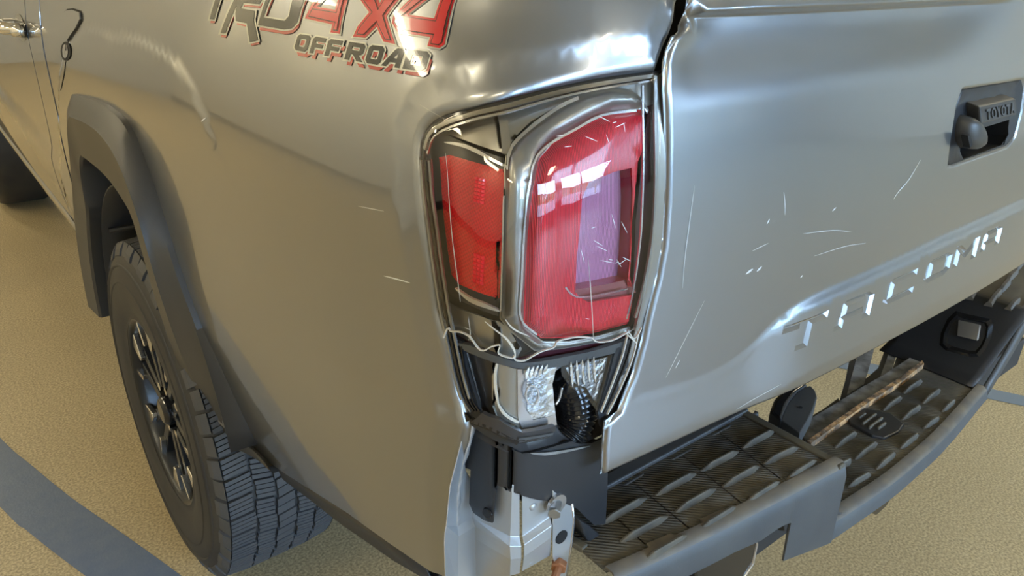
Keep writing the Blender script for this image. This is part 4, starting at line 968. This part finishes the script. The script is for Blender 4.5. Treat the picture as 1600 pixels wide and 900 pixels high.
# ribbed rubber hose
hc = [Vector(S.pos(*[np.array([v]) for v in S.hit(x, y, -.045)], -.045)[0]) for x, y in [(886, 588), (899, 612), (904, 640), (899, 665), (886, 684)]]
hp_ = catmull([tuple(p) for p in hc], 14); V, fs = tube_vf(hp_, [.019+(.0028 if (i//2) % 2 else -.0012) for i in range(len(hp_))], 18); mesh('ribbed_hose', V, fs, 'black_gloss', lamp, smooth=True, label='ribbed black rubber boot')
for px in ([(920, 680), (922, 668), (930, 655), (938, 645)], [(878, 605), (874, 622), (868, 632)]):
    q = [Vector(S.pos(*[np.array([v]) for v in S.hit(x, y, -.03)], -.03)[0]) for x, y in px]; tube('wire', [tuple(p) for p in catmull([tuple(p) for p in q], 5)], .0018, 'silver_trim', lamp, 6)
lp('right_post', [(962, 545), (985, 535), (990, 560), (972, 610), (950, 655), (940, 668), (934, 645), (950, 595)], 'black', -.012, thick=.004)
for k in range(3): ribbon('broken_edge', S, [(1003-k*6, 520), (994-k*6, 560), (974-k*5, 610), (954-k*3, 650)], .0016, 'clear_edge' if k != 1 else 'black_gloss', lamp, off=-.004-.002*k, t=.002, taper=False)
# bottom ledge of the lamp
lp('lower_ledge', [(735, 660), (752, 646), (780, 656), (817, 676), (868, 666), (868, 674), (830, 690), (812, 690), (760, 668)], 'bezel', -.006, thick=.006)
for k in range(4):
    ribbon('ledge_rib', S, [(812, 690+k*3.4), (838, 687+k*3.2), (868, 681+k*2.6)], .003, 'black_gloss' if k % 2 else 'bumper', lamp, off=-.004-.002*k, t=.006, taper=False)
ribbon('ledge_rib', S, [(729, 661), (765, 676), (812, 698)], .005, 'black_gloss', lamp, off=-.006, t=.005, taper=False)

# ---- black filler bracket below the lamp
br = [(727, 662), (790, 690), (812, 703), (868, 689), (886, 684), (897, 688), (915, 688), (943, 676), (942, 760), (939, 813), (922, 815), (908, 802), (895, 789), (870, 778), (836, 775), (807, 766), (787, 759), (777, 757), (772, 766), (770, 790), (769, 817), (756, 815), (738, 803), (731, 788), (733, 735), (721, 731), (727, 700)]
_bz = sorted(S.hits([(775, 706), (810, 712), (843, 723), (880, 724), (941, 709), (950, 706)], -.03)); _bzx = np.array([p[0] for p in _bz]); _bzy = np.array([p[1] for p in _bz])
def br_d(a, b):
    return -.022-.010*ss(.30, .40, a)-.006*ss(.90, .93, b)*(1-ss(.28, .34, a))
bk_ = patch('filler_bracket', S, S.hits(br, -.03), 'black', ROOT, step=.006, bstep=.005, disp=br_d, thick=.003, label='black plastic filler bracket below the tail lamp')
q = S.hits([(762, 802)], -.03)[0]; p = Vector(S.pos(np.array([q[0]]), np.array([q[1]]), -.034)[0]); d = Vector(S.base_n(np.array([q[0]]), np.array([q[1]]))[0])
v, f = tube_vf([p, p+d*.006], .007, 6); mesh('clip_bolt', v, f, 'black_gloss', bk_, bevel=.001)
ribbon('bracket_edge', S, [(843, 724), (880, 723), (941, 710)], .0035, 'steel', bk_, off=-.019, t=.001)

# ---- exposed inner sheet metal
Acol = {'c0': [(716, 700), (700, 775), (696, 825), (694, 842), (697, 905)], 'c1': [(735, 730), (741, 800), (742, 810), (743, 832), (748, 905)]}
def pts_y(px, y): return [onp(a, b, 1, y) for a, b in px]
c0 = pts_y([(722, 690), (704, 760), (698, 822), (696, 832), (695, 848), (697, 915)], .055)
c0b = pts_y([(728, 735), (716, 770), (714, 822), (716, 830), (715, 845), (716, 915)], .085)
c1 = pts_y([(739, 755), (739, 780), (738, 808), (741, 815), (741, 834), (745, 915)], .092)
c2 = pts_y([(800, 757), (799, 790), (797, 838), (795, 846), (796, 866), (797, 900)], .030)
c3 = pts_y([(812, 760), (812, 790), (812, 838), (813, 846), (813, 864), (812, 896)], .028)
def wall(name, cols, ma, par, lab=None, bev=.002):
    V = [p for c in cols for p in c]; n = len(cols[0])
    for c in cols:
        pass
    fs = [(i*n+k, i*n+k+1, (i+1)*n+k+1, (i+1)*n+k) for i in range(len(cols)-1) for k in range(n-1)]
    return mesh(name, V, fs, ma, par, solid=.0015, bevel=bev, label=lab)
bead = Vector((-.004, -.007, 0))
for c in (c0b, c1, c2, c3):
    c[3] += bead; c[4] += bead
ins = wall('inner_panel_sheet', [c0, c0b, c1, c2, c3], 'sheet', ROOT, 'bare silver inner bed sheet metal', .003)
d3 = pts_y([(816, 762), (816, 790), (816, 838), (817, 844), (817, 862), (816, 893)], .028)
d4 = pts_y([(862, 768), (862, 786), (860, 806), (860, 814), (859, 832), (860, 868)], .024)
for c in (d3, d4): c[3] += bead; c[4] += bead
wall('corner_sheet', [d3, d4], 'sheet', ins, None, .003)
e1 = pts_y([(862, 770), (861, 868), (880, 895)], .022); 
V = pts_y([(862, 765), (893, 788), (895, 810), (891, 850), (884, 902), (872, 905), (862, 868)], .020)
mesh('end_plate', V, [tuple(range(7))], 'sheet', ins, solid=.002, bevel=.001)
V, fs = tube_vf(pts_y([(893, 786), (896, 812), (892, 850), (884, 903)], .019), .0022, 8); mesh('plate_edge', V, fs, 'silver_trim', ins, smooth=True)
p = onp(876, 838, 1, .019); v, f = tube_vf([p, p+Vector((0, -.002, 0))], .009, 20); mesh('plate_hole', v, f, 'gap', ins)
for x, y in ((830, 789), (834, 842), (826, 875), (781, 811), (782, 800)):
    p = onp(x, y, 1, .030 if x > 800 else .05); 
    if x > 800: v, f = tube_vf([p+Vector((0, .004, 0)), p+Vector((0, -.004, 0)), p+Vector((0, -.0055, 0))], [.006, .005, .002], 12); mesh('spot_weld', v, f, 'sheet', ins, smooth=True)
p = onp(868, 786, 1, .018); v, f = tube_vf([p, p+Vector((-.012, -.012, -.002))], .008, 6); mesh('bracket_bolt', v, f, 'steel', ins, bevel=.001)
v, f = tube_vf([p, p+Vector((.0, -.004, 0))], .013, 14); mesh('bolt_washer', v, f, 'silver_trim', ins)
p = onp(874, 882, 1, .016); v, f = tube_vf([p, p+Vector((-.022, -.014, -.004))], .005, 10); mesh('rusty_stud', v, f, 'rustbolt', ins)
v, f = tube_vf([p+Vector((.002, .002, 0)), p+Vector((-.005, -.004, -.001))], .010, 6); mesh('stud_nut', v, f, 'rustbolt', ins, bevel=.001)
mesh('lamp_pocket', *box_vf(-.80, -.70, .075, .12, .80, 1.22), 'gap', ROOT)

# ================================================================ REAR BUMPER
ZP, ZC = .70, .595
def onz(px, z): return [onp(x, y, 2, z) for x, y in px]
E1 = onz([(1305, 715)], ZP)[0]           # inner front corner of the left pad
XL = E1.x                                 # left inner wall
print('E1', E1); XR = .442
# front edge lines in plan (y as a function of x), gently bowed
fe = onz([(975, 880), (1100, 822), (1200, 770), (1305, 715)], ZP); print('front edge', [tuple(round(c, 3) for c in p) for p in fe])
def yf(x): return float(np.interp(x, _yx, _yy))+.006
_yx = np.linspace(-.8, .95, 120); _yy = np.interp(_yx, [-.80, -.713, -.588, -.47, -.327, -.16, 0, .10, .244, .35, .45, .60, .72, .80, .95], [-.040, -.056, -.073, -.085, -.098, -.106, -.101, -.092, -.076, -.068, -.057, -.032, -.005, .02, .08])
for _ in range(6): _yy[1:-1] = (_yy[:-2]+2*_yy[1:-1]+_yy[2:])/4
def onplane(px, p0, n):
    out = []
    for x, y in px:
        d = pray(x, y); t = np.dot(np.array(p0)-CAM, n)/np.dot(d, n); out.append(Vector(CAM+d*t))
    return out
def skin(name, x0, x1, zt, zb_fn, n, lip, parent, ma='bumper', mode=None, label=None):
    V = []; xs_ = np.linspace(x0, x1, n)
    rows = [(0.016, zt-.001), (.0045, zt-.0005), (0, zt-.006), (-.004, zt-.02), (-.006, None)]
    for x in xs_:
        zb = zb_fn(x)
        for dy, z in rows:
            z = zb if z is None else max(z, zb+.002)
            V.append((x, yf(x)-.003+dy, z))
    nr = len(rows); fs = [(i*nr+k, i*nr+k+1, (i+1)*nr+k+1, (i+1)*nr+k) for i in range(n-1) for k in range(nr-1)]
    o = mesh(name, V, fs, ma, parent, solid=.003, solid_off=1, smooth=True, label=label, mats=['dust'], mi=[1 if k < 2 else 0 for i in range(n-1) for k in range(nr-1)]); e = o.modifiers.new('e', 'EDGE_SPLIT'); e.split_angle = .9; return o
# lower edge of the torn skin, read on the face plane
_tp = [onp(x, y, 1, -.072) for x, y in [(1010, 905), (1110, 858), (1180, 815), (1195, 812), (1205, 806), (1222, 802), (1226, 803), (1227, 830), (1221, 873), (1230, 875), (1310, 828)]]
tear = [(-.80, _tp[0].z)]+[(p.x, p.z) for p in _tp]
print('tear', [(round(a, 3), round(b, 3)) for a, b in tear])
tear = [(-.80, .655), (-.55, .655), (-.50, .650), (-.47, .655), (-.452, .655), (-.4405, .652), (-.4395, .60), (-.441, .585), (-.43, .583), (-.33, .563)]
tx = [a for a, b in tear]; tz = [b for a, b in tear]
bumper = skin('rear_bumper', -.735, XL, ZP, lambda x: float(np.interp(x, tx, tz)), 150, 0, ROOT, label='dusty grey plastic rear bumper with step pads, left end cap broken off')
sk = skin('centre_skin', XL, .262, ZC, lambda x: float(np.interp(x, [-.33, 0, .26], [.566, .570, .574])), 40, 0, bumper)
V = []
for k in range(7):
    t = k/6; x = .258+(XR-.258)*t; V += [(x, yf(x)+.001, ZC+(ZP-ZC)*t+.001), (x, yf(x)-.005, ZC+(ZP-ZC)*t-.006), (x, yf(x)-.008, .574+.09*t)]
mesh('ramp_skin', V, [(i*3+k, i*3+k+1, (i+1)*3+k+1, (i+1)*3+k) for i in range(6) for k in range(2)], 'bumper', bumper, smooth=True, solid=.003)
skin('right_skin', XR, .86, ZP, lambda x: .665, 30, 0, bumper)
# vertical skin edge between left pad face and centre step
def wallx(name, x, sgn, ma, lab=None, prof=None):
    y0 = yf(x)-.004; ys = np.linspace(y0, .13, 14); V = []
    for y in ys:
        for z, dx in (prof or ((ZP-.0, 0), (ZP-.006, sgn*.004), (ZC+.03, sgn*.012), (ZC+.008, sgn*.018), (ZC-.001, sgn*.034))): V.append((x+dx, y, z))
    n = len(V)//14; fs = [(i*n+k, i*n+k+1, (i+1)*n+k+1, (i+1)*n+k) for i in range(13) for k in range(n-1)]
    return mesh(name, V, fs, ma, bumper, smooth=True, solid=.003, label=lab)
wallx('step_wall', XL, 1, 'bumper'); rw = wallx('step_wall', XR, -1, 'black', 'dark sloping right inner wall with a recessed licence lamp', ((ZP, .006), (ZP-.004, -.004), (ZP-.03, -.05), (ZC+.03, -.13), (ZC+.008, -.165), (ZC-.002, -.20)))
def pad_mesh(name, x0, x1, y1, z, parent, ma='pad', n=24):
    V = []; xs_ = np.linspace(x0, x1, n)
    for x in xs_:
        yb = yf(x)
        for y in np.linspace(yb+.010, y1, 6): V.append((x, y, z-.006))
    fs = [(i*6+k, i*6+k+1, (i+1)*6+k+1, (i+1)*6+k) for i in range(n-1) for k in range(5)]
    return mesh(name, V, fs, ma, parent, smooth=True, solid=.004, solid_off=-1 if True else 1)
def fine_pad_mat():
    P = mat('ribbed_step_plastic', (.040, .038, .033), .6); n = P.node_tree; b = n.nodes['Principled BSDF']; tc = n.nodes.new('ShaderNodeTexCoord')
    t = n.nodes.new('ShaderNodeTexWave'); t.inputs['Scale'].default_value = 90; t.bands_direction = 'DIAGONAL'; n.links.new(tc.outputs['Object'], t.inputs['Vector'])
    t2 = n.nodes.new('ShaderNodeTexNoise'); t2.inputs['Scale'].default_value = 16; n.links.new(tc.outputs['Object'], t2.inputs['Vector'])
    r = n.nodes.new('ShaderNodeValToRGB'); r.color_ramp.elements[0].position = .3; r.color_ramp.elements[1].position = .75; r.color_ramp.elements[0].color = (.035, .034, .030, 1); r.color_ramp.elements[1].color = (.10, .088, .062, 1)
    n.links.new(t2.outputs['Fac'], r.inputs['Fac']); n.links.new(r.outputs[0], b.inputs['Base Color'])
    u = n.nodes.new('ShaderNodeBump'); u.inputs['Strength'].default_value = .8; u.inputs['Distance'].default_value = .0015; n.links.new(t.outputs['Fac'], u.inputs['Height']); n.links.new(u.outputs['Normal'], b.inputs['Normal'])
    return P
M['ribpad'] = fine_pad_mat()
lpad = pad_mesh('step_pad', -.735, XL-.004, .15, ZP, bumper, 'ribpad'); lpad['label'] = 'ribbed left step pad'
cpad = pad_mesh('step_pad', XL+.02, .262, .070, ZC, bumper, 'ribpad'); cpad['label'] = 'sunken ribbed centre step'
rpad = pad_mesh('step_pad', XR, .86, .15, ZP, bumper, 'pad'); rpad['label'] = 'dusty right step pad'
def ridge(name, a, b, w, h, z, ma='pad'):
    a = Vector(a); b = Vector(b); d = (b-a).normalized(); n = Vector((-d.y, d.x, 0))*w/2
    V = [a-n, a+n, b+n, b-n]; V = [Vector((p.x, p.y, z-.007)) for p in V]+[Vector((p.x, p.y, z+h))+((a+b)/2-Vector((p.x, p.y, a.z))).normalized()*.0015*0 for p in V]
    return mesh(name, V, [(0, 1, 2, 3), (4, 7, 6, 5), (0, 4, 5, 1), (1, 5, 6, 2), (2, 6, 7, 3), (3, 7, 4, 0)], ma, bumper, bevel=.002, bseg=2)
ridge('pad_border', (XL-.008, yf(XL)-.005, 0), (XL-.008, .15, 0), .014, .001, ZP)
ridge('pad_border', (-.735, .03, 0), (-.73, yf(.73), 0), .012, .001, ZP)
ridge('pad_border', (-.735, .075, 0), (XL, .075, 0), .02, .004, ZP, 'bumper')
def cleat(pA, pB, z, h=.012, w=.0055, bow=.003, ma='cleat', f=(.20, .76)):
    A = onz([pA], z)[0]; B = onz([pB], z)[0]; d = B-A; L = d.length; n = Vector((d.y, -d.x, 0)).normalized()
    if n.y > 0: n = -n
    bow = min(bow, L*.3)
    P = [A, A+d*f[0]+n*bow, A+d*f[1]+n*bow, B]; V = []
    for i, p in enumerate(P):
        hh = h if i in (1, 2) else h*.12
        for q, zz_ in ((n*w/2*1.5, -.006), (n*w/2*.8, hh), (-n*w/2*.8, hh), (-n*w/2*1.5, -.006)): V.append(Vector((p.x+q.x, p.y+q.y, z-.0 + zz_)))
    fs = [(i*4+k, i*4+(k+1) % 4, (i+1)*4+(k+1) % 4, (i+1)*4+k) for i in range(3) for k in range(4)]+[(0, 1, 2, 3), (15, 14, 13, 12)]
    return mesh('tread_cleat', V, fs, ma, bumper, bevel=.0012, bseg=1)
for a, b in [((935, 822), (1011, 778)), ((1022, 776), (1088, 740)), ((1093, 738), (1154, 706)), ((1158, 702), (1210, 674)),
             ((967, 849), (1044, 807)), ((1053, 802), (1119, 764)), ((1127, 763), (1186, 729)), ((1191, 727), (1247, 700)),
             ((1002, 880), (1078, 836)), ((1089, 831), (1153, 792)), ((1162, 789), (1220, 753)), ((1227, 751), (1276, 720))]:
    cleat(a, b, ZP-.004)
for a, b in [((966, 762), (1010, 736)), ((1040, 722), (1086, 697)), ((1104, 684), (1146, 661)), ((1161, 655), (1182, 644))]: cleat(a, b, ZP-.004, h=.003, bow=.003, ma='bumper')
# front row blocks: notched front lip between the front cleats
for a, b in [((1030, 872), (1074, 848)), ((1108, 828), (1150, 804)), ((1178, 786), (1212, 766)), ((1242, 750), (1272, 733))]:
    A, B = onz([a, b], ZP); v, f = prism_vf([Vector((A.x, yf(A.x)+.002, ZP-.006)), Vector((B.x, yf(B.x)+.002, ZP-.006)), Vector((B.x-.004, yf(B.x)+.020, ZP-.006)), Vector((A.x+.006, yf(A.x)+.020, ZP-.006))], (0, 0, .0075)); mesh('lip_block', v, f, 'dust', bumper, bevel=.0015)
A_ = onz([(990, 884)], ZP)[0]
# cross ridges on the pads
for a, b in [((985, 748), (1085, 830)), ((1062, 706), (1160, 785)), ((1125, 675), (1222, 748)), ((955, 800), (1010, 850))]:
    A, B = onz([a, b], ZP); ridge('pad_ridge', A, B, .006, -.002, ZP)
# centre step cleats (sunken, dusty)
ct = [((1368, 604), (1396, 578)), ((1398, 620), (1432, 593)), ((1338, 600+28), (1365, 608)), ((1378, 640), (1404, 620)), ((1408, 648), (1438, 636)),
      ((1304, 701), (1338, 677)), ((1334, 719), (1370, 693)), ((1367, 735), (1400, 709)), ((1404, 703), (1434, 680)), ((1408, 658), (1440, 638)),
      ((1438, 632), (1468, 612)), ((1407, 617), (1438, 598)), ((1440, 592), (1468, 570)), ((1378, 643), (1408, 622)), ((1469, 645), (1484, 628)), ((1308, 728), (1330, 722)), ((1322, 763), (1360, 742))]
ct = [((1303, 701), (1338, 677)), ((1334, 719), (1370, 693)), ((1367, 735), (1398, 709)), ((1404, 703), (1434, 680)),
      ((1378, 643), (1408, 622)), ((1408, 657), (1438, 636)), ((1441, 671), (1466, 655)),
      ((1410, 616), (1440, 596)), ((1440, 632), (1468, 610)), ((1470, 645), (1490, 628)), ((1322, 763), (1360, 742)), ((1307, 733), (1328, 722))]
for a, b in ct: cleat(a, b, ZC-.004, h=.014, w=.0055, bow=.003)
for a, b in [((1292, 680), (1304, 672)), ((1342, 636), (1358, 624)), ((1372, 616), (1384, 608)), ((1403, 590), (1412, 580)), ((1300, 666), (1315, 658))]:
    A, B = onz([a, b], ZC); ridge('dust_bar', A, B, .006, .002, ZC, 'dust')
hexp = onz([(1322, 654), (1345, 638), (1392, 648), (1412, 664), (1404, 676), (1382, 686), (1362, 682), (1330, 664)], ZC)
v, f = prism_vf([p-Vector((0, 0, .006)) for p in hexp], (0, 0, .009)); mesh('centre_plaque', v, f, 'black', bumper, bevel=.002)
for a, b in [((1341, 655), (1352, 647)), ((1347, 664), (1368, 648)), ((1357, 670), (1378, 654)), ((1371, 671), (1383, 662))]:
    A, B = onz([a, b], ZC+.003); ridge('plaque_bar', A, B, .005, .0045, ZC+.003, 'cleat')
# right pad cleats
for a, b in [((1515, 465), (1530, 445)), ((1545, 475), (1562, 455)), ((1575, 483), (1590, 470)), ((1532, 447), (1545, 432)), ((1560, 458), (1576, 440)), ((1546, 432), (1556, 420)), ((1572, 440), (1588, 424)), ((1556, 418), (1566, 408)), ((1584, 424), (1598, 408))]:
    cleat(a, b, ZP-.004, h=.014, w=.010, bow=.002, ma='dust')
ridge('pad_border', (XR+.008, yf(XR), 0), (XR+.008, .15, 0), .016, .001, ZP, 'dust')
# licence lamp pocket on the right inner wall
_wn = np.array([(ZP-.03)-(ZC+.03), 0, -(.13-.05)]); _wn /= np.linalg.norm(_wn); _wp = np.array([XR-.05, 0, ZP-.03])
def onw(px): return [p+Vector(-_wn)*.003 for p in onplane(px, _wp, _wn)]
po = onw([(1494, 487), (1505, 491), (1548, 500), (1552, 508), (1549, 530), (1540, 548), (1530, 559), (1515, 559), (1478, 549), (1468, 540), (1470, 522), (1480, 500)])
c_ = sum(po, Vector())/len(po)
V = po+[c_+(p-c_)*.84+Vector((-.004, 0, 0)) for p in po]+[c_+(p-c_)*.70+Vector((.001, 0, 0)) for p in po]+[c_+(p-c_)*.60+Vector((.006, 0, 0)) for p in po]; n = len(po)
mesh('lamp_pocket_frame', V, [(r*n+i, r*n+(i+1) % n, (r+1)*n+(i+1) % n, (r+1)*n+i) for r in range(3) for i in range(n)]+[tuple(range(3*n, 4*n))], 'black_gloss', bumper, smooth=False, label='black framed licence lamp pocket')
q = onw([(1500, 500), (1535, 508), (1531, 532), (1498, 524)]); v, f = prism_vf([p+Vector((-.004, 0, 0)) for p in q], (-.006, 0, 0)); mesh('licence_lamp', v, f, 'silver_trim', bumper, bevel=.002, label='small clear licence lamp')
q = onw([(1505, 505), (1518, 508), (1516, 524), (1503, 520)]); v, f = prism_vf([p+Vector((-.002, 0, 0)) for p in q], (-.004, 0, 0)); mesh('lamp_reflector', v, f, 'silver_trim', bumper)
# steel beam and frame seen in the gap behind the centre step
Zb = ZC+.01
def bar(name, px, z, ma, h=.02, par=bumper, **k):
    v, f = prism_vf(onz(px, z), (0, 0, -h)); return mesh(name, v, f, ma, par, **k)
def band(name, top, bot, z, ma, h=.02, lab=None):
    a = onz(top, z); b = onz(bot, z); n = len(a); V = a+b; V += [p-Vector((0, 0, h)) for p in V]
    fs = []
    for i in range(n-1): fs += [(i, i+1, n+i+1, n+i), (2*n+i, 3*n+i, 3*n+i+1, 2*n+i+1), (i, 2*n+i, 2*n+i+1, i+1), (n+i, n+i+1, 3*n+i+1, 3*n+i)]
    fs += [(0, n, 3*n, 2*n), (n-1, 3*n-1, 4*n-1, 2*n-1)]
    return mesh(name, V, fs, ma, bumper, label=lab)
band('beam_edge', [(1250, 664), (1300, 634), (1345, 606), (1385, 583), (1432, 552)], [(1258, 690), (1302, 660), (1352, 626), (1398, 596), (1440, 566)], ZC+.004, 'dirty_steel', .03, 'dirty grey steel beam edge')
band('rust_strip', [(1261, 688), (1304, 658), (1354, 623), (1404, 591), (1441, 563)], [(1268, 692), (1310, 662), (1358, 628), (1408, 596), (1444, 568)], ZC+.010, 'rust', .012, 'orange rusty strip along the centre step')  # orange foam beads along the back of the centre step
band('frame_upright', [(1322, 618), (1335, 575), (1345, 540), (1352, 500)], [(1350, 600), (1362, 560), (1372, 520), (1380, 480)], ZC-.004, 'dirty_steel', .012)
band('frame_edge', [(1310, 632), (1322, 590), (1330, 550), (1338, 515)], [(1322, 622), (1334, 575), (1344, 540), (1350, 510)], ZC-.002, 'black', .02)
band('frame_upright', [(1374, 592), (1386, 560), (1396, 520), (1405, 490)], [(1392, 584), (1402, 550), (1418, 500), (1432, 468)], ZC-.004, 'dirty_steel', .012)
band('frame_edge', [(1334, 604), (1355, 590), (1372, 575), (1383, 545)], [(1340, 612), (1365, 598), (1382, 582), (1390, 550)], ZC-.006, 'black', .012)
band('frame_edge', [(1260, 655), (1285, 640), (1310, 622)], [(1262, 668), (1288, 650), (1314, 634)], ZC-.004, 'pad', .012)
band('frame_plate', [(1392, 584), (1404, 550), (1420, 500), (1434, 470)], [(1436, 562), (1448, 525), (1462, 480), (1470, 450)], ZC-.008, 'bumper', .008)
# round trailer plug cover
bar('plug_cover', [(1203, 642), (1210, 624), (1226, 606), (1248, 596), (1262, 600), (1246, 610), (1233, 626), (1224, 645), (1221, 656)], .672, 'black', .03, bevel=.003)
bar('plug_rim', [(1207, 643), (1214, 627), (1229, 610), (1249, 600), (1255, 602), (1240, 612), (1226, 630), (1219, 652)], .674, 'black_gloss', .004, bevel=.001)
pb_ = bar('plug_plate', [(1220, 656), (1226, 638), (1238, 620), (1252, 607), (1266, 602), (1274, 610), (1277, 620), (1271, 640), (1262, 657), (1250, 678)], .668, 'bumper', .03, bevel=.002)
pb_['label'] = 'grey plate of the trailer plug holder'
p0 = onp(1251, 637, 2, .669); v, f = tube_vf([p0, p0+Vector((0, 0, .001))], .003, 12); mesh('plug_hole', v, f, 'gap', bumper)
# parts under the bumper
q = [onp(x, y, 1, -.06) for x, y in [(1100, 865), (1175, 830), (1182, 850), (1176, 880), (1160, 905), (1130, 925), (1095, 925), (1085, 890)]]
v, f = prism_vf(q, (0, .05, 0)); mesh('tow_bracket', v, f, 'black_gloss', bumper, bevel=.003)
v, f = tube_vf([q[1], q[2], q[3], q[4], q[5]], .0022, 6); mesh('bracket_rim', v, f, 'silver_trim', bumper)
q = [onp(x, y, 1, -.04) for x, y in [(1340, 790), (1395, 742), (1407, 738), (1402, 765), (1385, 792), (1370, 806), (1352, 798), (1340, 804)]]
v, f = prism_vf(q, (0, .07, 0)); mesh('hitch_receiver', v, f, 'black_gloss', bumper, bevel=.004)
q = [onp(x, y, 1, -.06) for x, y in [(1222, 808), (1226, 830), (1216, 828)]]; v, f = prism_vf(q, (0, .006, 0)); mesh('torn_tab', v, f, 'black_matt', bumper)
q = [onp(x, y, 1, .01) for x, y in [(905, 812), (922, 822), (955, 850), (985, 882), (995, 905), (975, 902), (945, 890), (925, 875), (921, 850), (912, 835)]]
v, f = prism_vf(q, (0, .03, 0)); mesh('torn_end_bracket', v, f, 'black', bumper, bevel=.003)
box('bumper_beam', (-.60, .62, -.02, .02, .50, .57), 'black_matt', bumper, bevel=.004)
box('frame_rail', (-.56, -.48, .05, 1.6, .50, .62), 'black_matt', ROOT, bevel=.01)
box('frame_rail', (.48, .56, .05, 1.6, .50, .62), 'black_matt', ROOT, bevel=.01)
